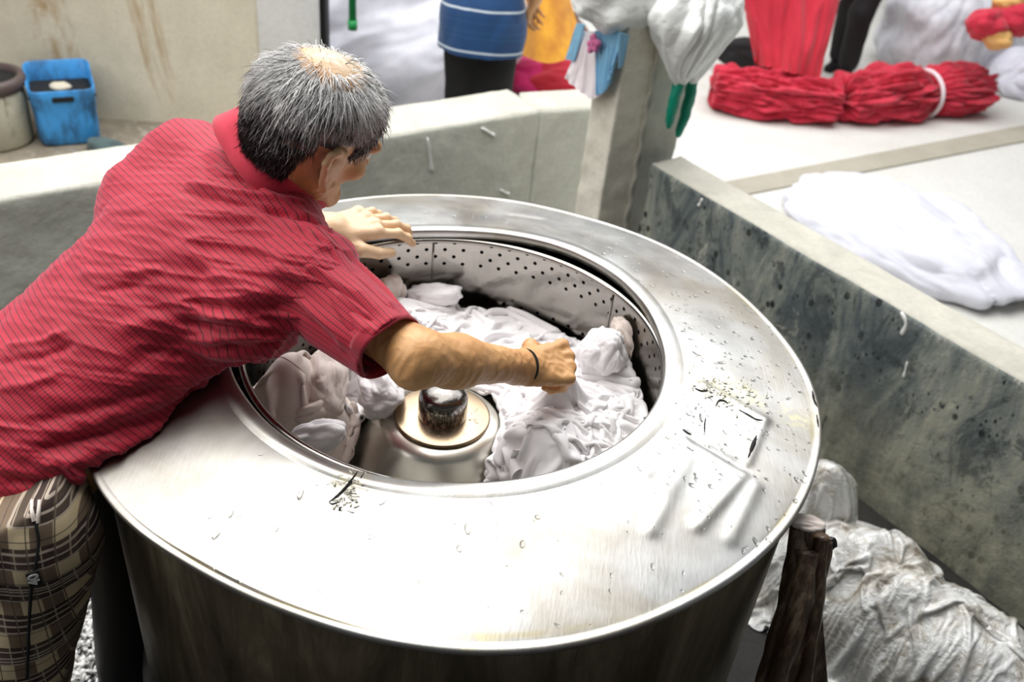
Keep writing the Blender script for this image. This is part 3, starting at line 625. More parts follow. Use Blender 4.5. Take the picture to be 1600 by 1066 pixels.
def folded(v, n, fr, seed, freq, amp, stretch=.35, warp=.7):
    q = (v @ fr) * V(freq * stretch, freq, freq); q = q + warp * vnoise(q * .55, seed + 20)
    a = np.abs(perlin(q, seed)); b = np.abs(perlin(q * 2.1 + 5, seed + 1)); c = np.abs(perlin(q * 4.3 + 9, seed + 2)); g = perlin(q * .45, seed + 5)
    h = 1.25 * a ** .8 + .5 * b * (.4 + a) + .22 * c + .6 * g - .35
    return v + n * (h * amp)[:, None]
def lump(name, c, r, mat, seed, dir_=(1, 0, 0), up=(0, 0, 1), freq=18, amp=.022, sub_=6, stretch=.35, clampR=None, floor=None, warp=.7, parent=None, shear=0):
    v, f = ICO[sub_]; Fm = frame(dir_, up); r = np.array(r, float)
    bulge = 1 + .28 * perlin(v * 1.6, seed + 11)[:, None]
    p = v * r * bulge; n = nrm_rows(v / r); n = n @ Fm.T; p = p @ Fm.T + np.asarray(c, float)
    p = folded(p, n, Fm, seed, freq, amp, stretch, warp)
    if clampR:
        rr_ = np.hypot(p[:, 0] - OX * .5, p[:, 1]); k = np.minimum(1, (clampR - .004 * np.abs(perlin(p * 30, 3))) / np.maximum(rr_, 1e-6)); p[:, 0] = (p[:, 0] - OX * .5) * k + OX * .5; p[:, 1] *= k
    if floor is not None: p[:, 2] = np.maximum(p[:, 2], floor)
    return mk(name, p, f, mat, parent)
G_ = 'wet white cloths in the dryer basket'
def drumcloth(lbl, c, r, mat, seed, **kw):
    kw.setdefault('clampR', .366); o = lump('wet_cloth', c, r, mat, seed, **kw); tag(o, lbl, 'cloth', G_); return o
def Hd(x, y):
    def dome(cx, cy, r, h): return h * np.exp(-((x - cx) ** 2 + (y - cy) ** 2) / r ** 2)
    b = .60 + .15 / (1 + np.exp(-((x * .75 + y * .66) + .06) / .022))
    b = b + dome(.03, .20, .16, .03) + dome(-.16, .22, .10, .07) + dome(.22, -.02, .13, .07) + dome(.15, -.15, .08, .10) + dome(.29, .15, .07, .06) + dome(-.29, -.07, .115, .30) + dome(.06, .06, .07, .025)
    r = np.hypot(x - HX, y - HY); hub = np.where(r < .046, .885, np.where(r < .088, .808, .808 - (r - .088) * 1.05)); return np.maximum(b, hub)
def sheet(lbl, c, size, n, ang, comp, seed, mat, **kw):
    th = kw.pop('th', .0026); P = sheet_sim(c, size, n, ang, comp, kw.pop('Hf', Hd), seed, **kw); o = sheet_obj('wet_cloth', P, mat, th); tag(o, lbl, 'cloth', G_); return P
sheet('broad white sheet filling the back middle of the basket behind the bare arm', (.03, .17), (.95, .60), (130, 84), .12, (.70, .58), 1, m_white, bend=.16)
sheet('white cloth under the elbow and sleeve at the left of the basket', (-.13, .10), (.50, .42), (80, 68), .5, (.60, .55), 4, m_white, zoff=.03)
sheet('large white sheet heaped at the right of the basket', (.22, .03), (.70, .56), (104, 84), .9, (.50, .55), 7, m_white, zoff=.03)
sheet('white sheet with long folds at the right front of the basket', (.17, -.13), (.52, .40), (84, 64), .25, (.48, .42), 12, m_white, zoff=.06)
sheet('flat white cloth between the hub and the gripping hand', (.09, .03), (.36, .40), (60, 66), .7, (.55, .55), 15, m_white, zoff=.045)
sheet('crumpled cream cloth pressed against the left basket wall', (-.27, -.08), (.56, .44), (96, 76), 1.2, (.42, .50), 21, m_cream, zoff=.03, wob=.035)
gp_ = np.array([[W(884 + a * 5, 575 + b * 4, .925 - .004 * (a * a + b * b)) for b in (-1, 0, 1)] for a in (-1, 0, 1)]); nx_, ny_ = 84, 76
Pn = sheet('white cloth being pulled up in pleats by the right hand', (.17, -.01), (.50, .50), (nx_, ny_), .4, (.62, .62), 30, m_white, zoff=.11, steps=70, pin=((slice(40, 43), slice(36, 39)), gp_))
drumcloth('curled grey tail of cloth at the left back of the basket', W(606, 456, .83), (.036, .022, .040), m_cream, 3, dir_=(.3, .3, 1), freq=34, amp=.012, sub_=5)
drumcloth('white ruffle of cloth beside the curled grey tail at the back', W(680, 460, .81), (.06, .03, .022), m_white, 4, dir_=(1, 0, .2), freq=34, amp=.014, sub_=5)
drumcloth('white bunched cloth with a pinkish tail by the right basket wall', W(940, 550, .85), (.045, .045, .05), m_white, 5, dir_=(.3, .4, .9), freq=34, amp=.016)
drumcloth('pinkish grey upright tail of cloth nearest the right basket wall', W(975, 525, .85), (.045, .018, .028), m_cream, 6, dir_=(-.45, .35, .8), freq=40, amp=.012, sub_=5)
drumcloth('round white wrapped bundle left of the hub knob', W(592, 612, .815), (.066, .040, .046), m_white, 10, dir_=(.35, -.9, .3), freq=38, amp=.009, stretch=.16, warp=.30)
drumcloth('round cream wrapped bundle left of the white one', W(508, 598, .84), (.066, .042, .050), m_cream, 11, dir_=(.25, -.9, -.3), freq=42, amp=.009, stretch=.15, warp=.3)
drumcloth('small cream crumpled cloth under the two wrapped bundles', W(484, 642, .82), (.045, .03, .026), m_cream, 13, dir_=(.8, .2, .3), freq=36, amp=.016, sub_=5)
drumcloth('small white cloth end at the left front basket edge', W(496, 682, .845), (.050, .024, .026), m_white, 14, dir_=(.9, .3, .2), freq=30, amp=.010, sub_=5, warp=.4)
# ------------------------------------------------------------------ background cloth and things
def heap(name, lbl, cat, px, py, r, mat, seed, zc=None, **kw):
    c = W(px, py, 0) * V(1, 1, 0) + UZ * (r[2] * .55 if zc is None else zc); kw.setdefault('freq', 9); kw.setdefault('amp', .05); kw.setdefault('floor', .014)
    o = lump(name, c, r, mat, seed, **kw); tag(o, lbl, cat); return o
heap('cloth_heap', 'pale lavender white heap of sheets on the floor right of the mouldy wall', 'cloth heap', 1400, 385, (.62, .42, .12), m_lav, 31, dir_=(.6, -.75, 0), freq=7, amp=.05)
heap('cloth_heap', 'tall grey white heap of sheets behind the tied red bundle', 'cloth heap', 1470, 105, (.46, .42, .62), m_greycl, 32, dir_=(.3, .2, 1), freq=5, amp=.09, zc=.25)
heap('cloth_heap', 'low white heap of sheets at the right edge beyond the tied red bundle', 'cloth heap', 1620, 150, (.34, .3, .2), m_lav, 33, dir_=(1, 0, 0), freq=6, amp=.07)
heap('cloth_heap', 'white heap of sheets between the grey head and the man in blue', 'cloth heap', 610, 140, (.75, .55, .5), m_lav, 34, dir_=(.8, .1, .4), freq=4, amp=.09, zc=.22)
def bundle(lbl, a, b, rad, seed, tie=None):
    # a bundle of long wavy strands lying on the yard
    n, m = 220, 200; s = np.linspace(0, 1, m); th = np.linspace(0, 2 * np.pi, n, endpoint=False)
    ax = b - a; Fm = frame(ax, UZ); env = (.60 + .4 * np.sin(np.pi * np.clip(s * .86 + .1, 0, 1)) ** .6)
    if tie: env = env * (1 - .36 * np.exp(-((s - tie) / .07) ** 2))
    env[0] *= .05; env[-1] *= .05; env[1] *= .8; env[-2] *= .8
    Tt, Ss = np.meshgrid(th, s, indexing='ij')
    c = np.stack([np.cos(Tt) * 3.2, np.sin(Tt) * 3.2, Ss * 3.0], -1).reshape(-1, 3); c = c + .35 * vnoise(c * .8, seed)
    k = (1 + .36 * (np.abs(perlin(c * 1.3, seed)) * 2 - .6) + .16 * perlin(c * 3, seed + 1) + .08 * perlin(c * 7, seed + 2)).reshape(n, m)
    R = env[None, :] * k
    endn = (.05 * perlin(np.stack([np.cos(Tt) * 4, np.sin(Tt) * 4, Ss], -1).reshape(-1, 3), seed + 4)).reshape(n, m) * np.abs(Ss * 2 - 1) ** 4
    v = a + (Ss + endn)[..., None] * ax + (np.cos(Tt) * R * rad[0])[..., None] * Fm[:, 1] + (np.sin(Tt) * R * rad[1])[..., None] * Fm[:, 2]
    v = v.reshape(-1, 3); v[:, 2] = np.maximum(v[:, 2], .026); f = grid_faces(n, m, cu=True).tolist(); f.append([i * m for i in range(n)]); f.append([i * m + m - 1 for i in range(n)][::-1])
    root = mk('red_bundle', v, f, m_redc); tag(root, lbl, 'bundle', 'red yarn bundles on the white yard')
    if tie:
        i = int(tie * m); ring = np.array([(a + s[i] * ax) + Fm[:, 1] * math.cos(q) * rad[0] * env[i] * 1.16 + Fm[:, 2] * math.sin(q) * rad[1] * env[i] * 1.16 for q in np.linspace(0, 2 * np.pi, 40)]); ring[:, 2] = np.maximum(ring[:, 2], .03)
        v, f = tube(ring, .013, 8); mk('tie', v, f, m_pinkrag, root)
    return root
def bz_(px, py, z): return W(px, py, z)
bundle('crimson yarn bundle at the foot of the person in red, left of the tied one', bz_(1112, 138, .12), bz_(1310, 162, .12), (.19, .16), 3)
bundle('crimson yarn bundle gathered by a pale tie near its right end', bz_(1312, 156, .13), bz_(1532, 140, .14), (.21, .19), 9, tie=.58)
# red cloth hanging down to the bundle, and the colourful things further right
def drape(name, lbl, cat, tops, bots, mat, seed, amp=.03, thick=.012, n=120, m=120, freq=9, grp=None, parent=None, hem=.02):
    # hanging cloth between an upper polyline and a lower polyline, with vertical folds and real thickness
    A = spline(tops, n); B_ = spline(bots, n); s = np.linspace(0, 1, m)
    P = A[:, None, :] * (1 - s)[None, :, None] + B_[:, None, :] * s[None, :, None]
    u = np.linspace(0, 1, n); Wd = np.linalg.norm(tops[-1] - tops[0]) + .001
    side = nrm(B_[-1] - B_[0]) if np.linalg.norm(tops[-1] - tops[0]) < .02 else nrm(tops[-1] - tops[0]); dn = nrm(P[:, -1].mean(0) - P[:, 0].mean(0)); nn = nrm(np.cross(side, dn))
    U_, S_ = np.meshgrid(u * Wd * freq, s, indexing='ij'); c = np.stack([U_, S_ * .9, 0 * U_], -1).reshape(-1, 3)
    c = c + .3 * vnoise(c * .8, seed); h = (np.abs(perlin(c, seed)) * 1.6 + .45 * perlin(c * 2.2, seed + 1) + .12 * perlin(c * 6, seed + 2) - .4).reshape(n, m) * amp * (.35 + .65 * S_)
    P = P + h[..., None] * nn; P[:, -8:, :] += (perlin(np.stack([u * Wd * 25, 0 * u, 0 * u], -1), seed) * hem)[:, None, None] * dn * np.linspace(0, 1, 8)[None, :, None]
    P = P.reshape(-1, 3); g = grid_faces(n, m); N_ = vnormals(P, g); v = np.concatenate([P + N_ * thick / 2, P - N_ * thick / 2]); k = n * m; f = g.tolist() + (g + k)[:, ::-1].tolist()
    bd = [i * m for i in range(n)] + [(n - 1) * m + j for j in range(1, m)] + [i * m + m - 1 for i in range(n - 2, -1, -1)] + [j for j in range(m - 2, 0, -1)]
    for i in range(len(bd)): a, b = bd[i], bd[(i + 1) % len(bd)]; f.append([a, b, b + k, a + k])
    o = mk(name, v, f, mat, parent)
    if lbl: tag(o, lbl, cat, grp)
    return o
rc = [D(1150, -40, 5.5), D(1230, -45, 5.4), D(1318, -40, 5.55)]; rb = [D(1176, 100, 5.55), D(1225, 112, 5.4), D(1282, 118, 5.5)]
# ochre, magenta, red heaps behind the man in blue
heap('cloth_heap', 'brown patterned cloth heap under the orange cloth', 'cloth heap', 860, 118, (.26, .2, .26), m_brownc, 41, freq=10, amp=.03, zc=.14, sub_=5)
heap('cloth_heap', 'magenta cloth heap low beside the man in blue', 'cloth heap', 838, 142, (.22, .18, .12), m_magenta, 42, freq=10, amp=.03, sub_=5)
heap('cloth_heap', 'red cloth heap just left of the rag draped post', 'cloth heap', 885, 150, (.28, .2, .13), m_redc2, 43, freq=10, amp=.03, sub_=5)
heap('cloth_heap', 'small crimson cloth heap peeping out left of the post rag', 'cloth heap', 890, 118, (.15, .14, .16), m_redc, 44, freq=12, amp=.02, sub_=5)
oc = W(858, 120, 0); oz = V(oc[0], oc[1] + .1, 0)
drape('orange_cloth', 'bright orange cloth hanging behind the man in blue', 'cloth', [D(818, -60, 4.9), D(850, -70, 4.8), D(872, -60, 4.9)], [D(815, 88, 5.0), D(858, 98, 4.85), D(915, 84, 5.0)], m_orange, 5, amp=.05, thick=.01, freq=7)
# pile at the top right corner
heap('cloth_heap', 'dark brown cloth heap in the top right corner under red and ochre pieces', 'cloth heap', 1640, 112, (.24, .2, .62), m_brownc, 51, freq=7, amp=.06, zc=.35, sub_=5)
for px, py, r, mt, lbl, sd_ in ((1543, 38, .10, m_redc, 'round red cloth piece on the dark heap, left one', 61), (1588, 30, .11, m_redc, 'round red cloth piece on the dark heap, right one at the edge', 62), (1560, 62, .07, m_yellowc, 'ochre cloth piece below the red ones on the dark heap', 63), (1580, 4, .09, m_yellowc, 'ochre cloth piece above the red ones on the dark heap', 64)):
    c = D(px, py, 5.45); tag(lump('cloth_piece', c, (r * 1.25, r, r * .9), mt, sd_, freq=14, amp=.02, sub_=5), lbl, 'cloth')
# green pole
gp = W(551, 150, 0); v, f = tube([V(gp[0], gp[1], .0), V(gp[0], gp[1], 0) + UZ * 1.6], .02, 16); P0 = D(551, 40, 5.6); P1 = D(551, -80, 5.6)
pole = empty('green_pole'); tag(pole, 'thin green painted pole hanging in front of the white background', 'pole')
gx = D(551, 42, 4.0); v, f = tube([gx, V(gx[0], gx[1], 2.4)], .017, 16); mk('rod', v, f, m_greenpole, pole); v, f = tube([gx - UZ * .012, gx + UZ * .03], .021, 16); mk('end_cap', v, f, m_greenpole, pole)
# blue cut-open jerrycan, barrel, rag on the dirt
can = empty('blue_container'); tag(can, 'blue square plastic container with cut open top and handle slot, stained dark', 'container')
ca, cb = W(66, 236, 0), W(160, 228, 0); cdx = nrm((cb - ca) * V(1, 1, 0)); cdy = V(-cdx[1], cdx[0], 0); cw = .132; cdp = .125; ch = .30; cc = (ca + cb) / 2 + cdy * cdp; cc[2] = 0
def can_ring(z, s, th=0, rr=.04):
    pts = []
    for k, (sx, sy) in enumerate(((1, 1), (-1, 1), (-1, -1), (1, -1))):
        for q in np.linspace(0, 1, 7): a = math.radians(90 * k + 90 * q); pts.append(cc + cdx * (sx * (cw * s - rr) + math.cos(a) * (rr - th)) + cdy * (sy * (cdp * s - rr) + math.sin(a) * (rr - th)) + UZ * z)
    return pts
rings = [can_ring(.014, .90), can_ring(.03, .97), can_ring(.12, 1.0), can_ring(.14, .985), can_ring(.20, 1.02), can_ring(.26, 1.05), can_ring(ch, 1.06), can_ring(ch + .003, 1.05, .002), can_ring(ch, 1.04, .006), can_ring(.20, 1.0, .008), can_ring(.03, .9, .008)]
v = np.array(rings).reshape(-1, 3); k = 28
f = [[i * k + j, i * k + (j + 1) % k, (i + 1) * k + (j + 1) % k, (i + 1) * k + j] for i in range(len(rings) - 1) for j in range(k)]; f.append(list(range(k))[::-1]); f.append([(len(rings) - 1) * k + j for j in range(k)])
v[:, 2] += np.where(v[:, 2] > .24, ((v - cc) @ cdy) * .22, 0); mk('shell', v, f, m_bluep, can)
sl = cc - cdy * (cdp * 1.055) + UZ * .235; v, f = box(sl, cdx * .045, cdy * .004, UZ * .012, .003); mk('handle_slot', v, f, m_dark, can)
v, f = box(cc + UZ * (ch - .06), cdx * .14, cdy * .115, UZ * .004, .002); mk('dark_interior', v, f, m_dark, can)  # black plate stands in for the can's dark interior
v, f = ICO[3]; mk('dirt_clump', v * V(.05, .04, .015) + cc + UZ * (ch - .05) + perlin(v * 2, 4)[:, None] * v * .01, f, m_beige, can)
bar = empty('barrel'); tag(bar, 'dirty cream barrel with thick brown rim at the left edge', 'barrel')
bc = W(8, 240, 0) + V(-.09, .10, 0)
v, f = lathe([(0, .012), (.145, .012), (.158, .03), (.163, .2), (.160, .24), (.155, .27), (.14, .27), (.14, .1), (0, .1)], 64, bc[0], bc[1]); mk('drum_body', v, f, m_barrel, bar)
v, f = lathe([(.135, .255), (.160, .26), (.174, .28), (.178, .30), (.170, .32), (.155, .325), (.143, .318), (.138, .28)], 64, bc[0], bc[1]); mk('rim', v, f, m_barrelrim, bar)
v, f = lathe([(0, .30), (.139, .30), (.139, .29), (0, .29)], 48, bc[0], bc[1]); mk('dark_interior', v, f, m_dark, bar)  # black disc stands in for the shade inside the barrel
tag(lump('floor_rag', W(178, 238, .03), (.16, .07, .045), m_teal, 71, dir_=(.85, -.5, 0), freq=9, amp=.02, sub_=5, floor=.012), 'dark teal wet rag on the dirt beside the blue container', 'rag')
# rags, bag and gloves on the post
def onplane(px, py, p0, n): d = ray(px, py); return CAM + d * (((p0 - CAM) @ n) / (d @ n))
Lf_ = lambda x, y, o=.012: onplane(x, y, MC - E1 * o, E1)
Fr_ = lambda x, y, o=.012: onplane(x, y, MC + E2 * o, E2)
top_z = cz
drape('post_rag', 'pale pink cotton rag hanging on the left face of the cement post', 'rag', [Lf_(912, 48), Lf_(938, 50)], [Lf_(885, 122, .03), Lf_(905, 140, .035), Lf_(922, 154, .035), Lf_(940, 150, .03)], m_pinkrag, 3, amp=.022, thick=.003, freq=80, hem=.01)
drape('post_rag', 'light blue cotton rag with a pink rosette hanging on the cement post', 'rag', [Lf_(930, 48, .03), Lf_(958, 48, .03), Lf_(976, 52, .03)], [Lf_(934, 150, .04), Lf_(948, 140, .04), Lf_(962, 100, .04)], m_bluerag, 5, amp=.022, thick=.003, freq=80, hem=.01)
drape('post_rag', 'narrow blue rag strip at the left edge of the post top', 'rag', [Lf_(902, 36, .03), Lf_(914, 38, .03)], [Lf_(884, 92, .03), Lf_(898, 96, .03)], m_bluerag, 6, amp=.006, thick=.004, freq=45, hem=.005)
drape('post_rag', 'narrow bright blue rag strip hanging over the corner of the post', 'rag', [Fr_(968, 52, .02), Fr_(983, 54, .02)], [Fr_(966, 106, .02), Fr_(972, 104, .02)], m_bluerag, 7, amp=.004, thick=.004, freq=45, hem=.005)
rg = np.random.RandomState(2); parts = []; rc0 = Lf_(927, 69, .06)
for k_ in range(9):
    a = k_ * 2.4; rr_ = .004 + .0026 * k_; q = rc0 + E2 * math.cos(a) * rr_ * .9 + UZ * math.sin(a) * rr_; v, f = ICO[2]; parts.append((v * V(.012, .012, .012) + perlin(v * 3 + k_, k_)[:, None] * v * .006 + q, f))
v, f = join(parts); tag(mk('fabric_rosette', v, f, m_pink), 'pink scrunched fabric rosette on the light blue rag', 'rosette')
bag = lump('plastic_bag', Fr_(1085, 34, .10), (.15, .11, .15), m_bag, 81, dir_=(.2, .1, 1), freq=15, amp=.028, sub_=6, stretch=.3)
vs = bag.data.vertices; co_b = np.empty(len(vs) * 3); vs.foreach_get('co', co_b); co_b = co_b.reshape(-1, 3); bcn = Fr_(1085, 34, .10)
d_ = co_b - bcn; low = np.clip(-d_[:, 2] / .15, 0, 1.6); kk = 1 - .58 * low ** 1.3; co_b[:, 0] = bcn[0] + d_[:, 0] * kk; co_b[:, 1] = bcn[1] + d_[:, 1] * kk; co_b[:, 2] -= .06 * low
bag.data.vertices.foreach_set('co', co_b.ravel()); bag.data.update(); tag(bag, 'crumpled translucent white plastic bag hanging from the post top, pointed below', 'bag')
tag(lump('plastic_bag', V(*((MC + LC) / 2)[:2], cz + .03) + E1 * .01 - E2 * .01, (.15, .115, .12), m_bag, 83, dir_=(1, .3, 0), freq=13, amp=.014, sub_=6), 'white plastic bag bunched on top of the cement post', 'bag')
def glove(lbl, pts, r, seed):
    P = spline(pts, 24); rad = np.interp(np.linspace(0, 1, 24), [0, .3, .6, .85, 1], [.7, 1, .95, .8, .35]) * r; v, f = tube(P, rad, 20); v = v + nrm_rows(v - P[np.repeat(np.arange(24), 20)]) * (perlin(v * 40, seed) * .006)[:, None]; o = mk('rubber_glove', v, f, m_green); tag(o, lbl, 'glove', 'green rubber gloves hanging by the post'); return o
gf = lambda x, y, o=.10: Fr_(x, y, o)
gb = gf
glove('green rubber glove hanging under the plastic bag, left one', [gb(1068, 108), gb(1058, 140), gb(1050, 170), gb(1045, 200)], .019, 3)
glove('longer green rubber glove hanging under the plastic bag, right one', [gb(1084, 106), gb(1080, 140), gb(1070, 180), gb(1058, 214)], .019, 5)
# plastic bundles between dryer and mouldy wall
def crinkle(o, seed, amp=.018, freq=16):
    vs = o.data.vertices; n = len(vs); c = np.empty(n * 3); vs.foreach_get('co', c); c = c.reshape(-1, 3); nn = np.empty(n * 3); vs.foreach_get('normal', nn); nn = nn.reshape(-1, 3)
    q = c * freq + .9 * vnoise(c * freq * .4, seed); h = -np.abs(perlin(q, seed)) * 1.0 - .5 * np.abs(perlin(q * 2.3, seed + 1)) - .25 * np.abs(perlin(q * 5, seed + 2))
    c = c + nn * ((h + .4) * amp)[:, None]; c[:, 2] = np.maximum(c[:, 2], .008); o.data.vertices.foreach_set('co', c.ravel()); o.data.update(); return o
PG = 'clear plastic wrapped bundles by the mouldy wall'
def film_bundle(lbl, c, ax, r, size, n, seed, comp=(.72, .62), zb=0.0, inner=True):
    ax = nrm(ax * V(1, 1, 0)); ay = V(-ax[1], ax[0], 0); root = empty('plastic_bundle'); tag(root, lbl, 'plastic bag', PG)
    def H(x, y):
        u = ((x - c[0]) * ax[0] + (y - c[1]) * ax[1]) / r[0]; w = ((x - c[0]) * ay[0] + (y - c[1]) * ay[1]) / r[1]; q = np.clip(1 - np.abs(u) ** 2.6 - np.abs(w) ** 2.4, 0, 1)
        k = perlin(np.stack([x.ravel() * 9, y.ravel() * 9, 0 * x.ravel() + seed], 1), seed).reshape(x.shape)
        base = zb + r[2] * q ** .6 * (1 + .35 * k); dw = (x - rw0[0]) * rwn[0] + (y - rw0[1]) * rwn[1]
        return base + np.clip(dw + .012, 0, .1) * 12
    P = sheet_sim(c, size, n, math.atan2(ax[1], ax[0]), comp, H, seed, steps=100, zoff=.03, rmax=9, wob=.03, bend=.05, hub=False)
    sheet_obj('plastic_film', P, m_film, .0015, root)
    v, f = ICO[4]; q = v * V(*r) * .86; q[:, 2] = np.maximum(q[:, 2], .008 - zb) ; q = q[:, :1] * ax + q[:, 1:2] * ay + q[:, 2:] * UZ + V(c[0], c[1], zb); mk('wrapped_contents', folded(q, v, np.eye(3), seed, 12, .015) * V(1, 1, 1) , f, m_brownc if seed % 2 else m_tarp, root)
    return root
bd_ = nrm(W(1600, 1000, .1) - W(1320, 800, .1))
film_bundle('long clear plastic wrapped bundle lying at the lower right along the mouldy wall', W(1440, 925, .22), bd_, (.42, .19, .27), (1.15, .80), (150, 104), 5)
film_bundle('upper crumpled clear plastic bundle against the right rim of the dryer', W(1292, 742, .26), V(.6, .8, 0), (.13, .11, .31), (.70, .66), (104, 98), 8, comp=(.58, .52))
o = crinkle(lump('plastic_scrap', W(1290, 650, .18), (.06, .05, .09), m_plastic, 95, freq=9, amp=.02, sub_=5, dir_=(0, 0, 1)), 9, .02); tag(o, 'small plastic scrap wedged between dryer rim and mouldy wall', 'plastic bag')
# brown tarp hanging beside the dryer
tarp = empty('brown_tarp'); tag(tarp, 'stiff dirty brown tarp folded in long pleats hanging beside the dryer casing', 'tarp')
for k_, (a, b, c_, w_) in enumerate((((1246, 822), (1238, 930), (1200, 1090), .012), ((1258, 818), (1256, 930), (1225, 1090), .016), ((1272, 826), (1268, 930), (1240, 1100), .016), ((1284, 838), (1278, 920), (1252, 1100), .012), ((1250, 850), (1240, 960), (1215, 1100), .015), ((1244, 830), (1222, 960), (1180, 1100), .012), ((1262, 860), (1240, 980), (1200, 1110), .018), ((1292, 845), (1284, 900), (1268, 960), .009))):
    dd = 1.40 + .012 * (k_ % 3); P = spline([D(*a, dd), D(*b, dd + .03), D(*c_, dd + .12)], 40); v, f = tube(P, w_ * (1 + .25 * perlin(P * 20, k_)), 14)
    c2 = np.repeat(P, 14, axis=0); off_ = v - c2; v = c2 + off_ * (1 + .5 * perlin(v * 60 * V(1, 1, .2), k_ + 3)[:, None]); mk('pleat', v, f, m_tarp, tarp)
v, f = ICO[4]; q = D(1262, 820, 1.385); mk('folded_top', folded(v * V(.028, .016, .009) + q, v, np.eye(3), 4, 60, .008), f, m_cream, tarp)
v, f = ICO[4]; q = D(1296, 850, 1.42); mk('torn_flap', folded(v * V(.014, .01, .014) + q, v, np.eye(3), 5, 60, .008), f, m_black, tarp)
drape('canvas_sheet', None, None, [D(1272, 890, 1.5), D(1280, 900, 1.5)], [D(1228, 1180, 1.75), D(1262, 1180, 1.75), D(1300, 1180, 1.78)], m_tarp, 8, amp=.01, thick=.004, freq=20, parent=tarp)
v, f = ICO[3]; q = D(1204, 1030, 1.5); mk('wet_foil', folded(v * V(.012, .008, .03) + q, v, np.eye(3), 5, 80, .008), f, m_plastic, tarp)
# ------------------------------------------------------------------ people
def hand_prims(wr, fwd, back, side, curls, thumb, sc=1.0, spread=(.10, .02, -.06, -.14), k=.006):
    """wr wrist point, fwd towards the fingers, back = back-of-hand normal, side=+1 thumb on +y. returns prims and nail spots"""
    Fm = frame(fwd, back); X, Y, Z = Fm[:, 0], Fm[:, 1] * side, Fm[:, 2]; T = lambda x, y, z: wr + (X * x + Y * y + Z * z) * sc; pr = []; nails = []
    ky = [.031, .010, -.011, -.030]; kx = [.086, .090, .084, .075]
    pr.append(cone(T(-.03, 0, 0), T(.012, 0, -.001), .0235 * sc, .024 * sc, .012)); pr.append(cone(T(-.02, .008, 0), T(.01, .008, -.001), .020 * sc, .020 * sc, .012)); pr.append(cone(T(-.02, -.008, 0), T(.01, -.008, -.001), .020 * sc, .020 * sc, .012))
    for y, x in zip(ky, kx): pr.append(cone(T(.008, y * .55, -.004), T(x, y, 0), .0165 * sc, .0118 * sc, .010))
    for i in range(3): pr.append(cone(T(.03, (ky[i] + ky[i + 1]) * .4, -.008), T(.072, (ky[i] + ky[i + 1]) / 2, -.006), .015 * sc, .010 * sc, .010))
    for i in range(4): pr.append(ell(T(kx[i], ky[i], .004), (.011 * sc,) * 3, None, .008))
    L = [(.042, .026, .021), (.047, .029, .022), (.043, .027, .021), (.034, .021, .019)]; R = [.0098, .0100, .0094, .0083]
    for i in range(4):
        a = 0; p = T(kx[i], ky[i], -.001); sp = spread[i]
        for j in range(3):
            a += curls[i][j]; d = X * math.cos(a) * math.cos(sp) - Z * math.sin(a) + Y * math.sin(sp) * math.cos(a); q = p + d * L[i][j] * sc; r0 = R[i] * (1 - .07 * j) * sc; r1 = R[i] * (1 - .07 * (j + 1)) * sc * (.9 if j == 2 else 1)
            pr.append(cone(p, q, r0, r1, .0035)); 
            if j < 2: pr.append(ell(q + (Z * math.cos(a) + X * math.sin(a)) * .0016 * sc, (r1 * 1.02,) * 3, None, .003))
            else: nails.append((q - d * .006 * sc + (Z * math.cos(a) + X * math.sin(a)) * r1 * .80, d, Z * math.cos(a) + X * math.sin(a), r1))
            p = q
    t0 = T(.018, .020, -.012); pts = [t0] + [T(*q) for q in thumb]; rr = [.0165, .0135, .0112, .0088]
    for j in range(3): pr.append(cone(pts[j], pts[j + 1], rr[j] * sc, rr[j + 1] * sc, .008 if j == 0 else .0035))
    d = nrm(pts[3] - pts[2]); nails.append((pts[3] - d * .004 + nrm(Z + Y * .35) * .0068 * sc, d, nrm(Z + Y * .35), .009 * sc))
    return pr, nails
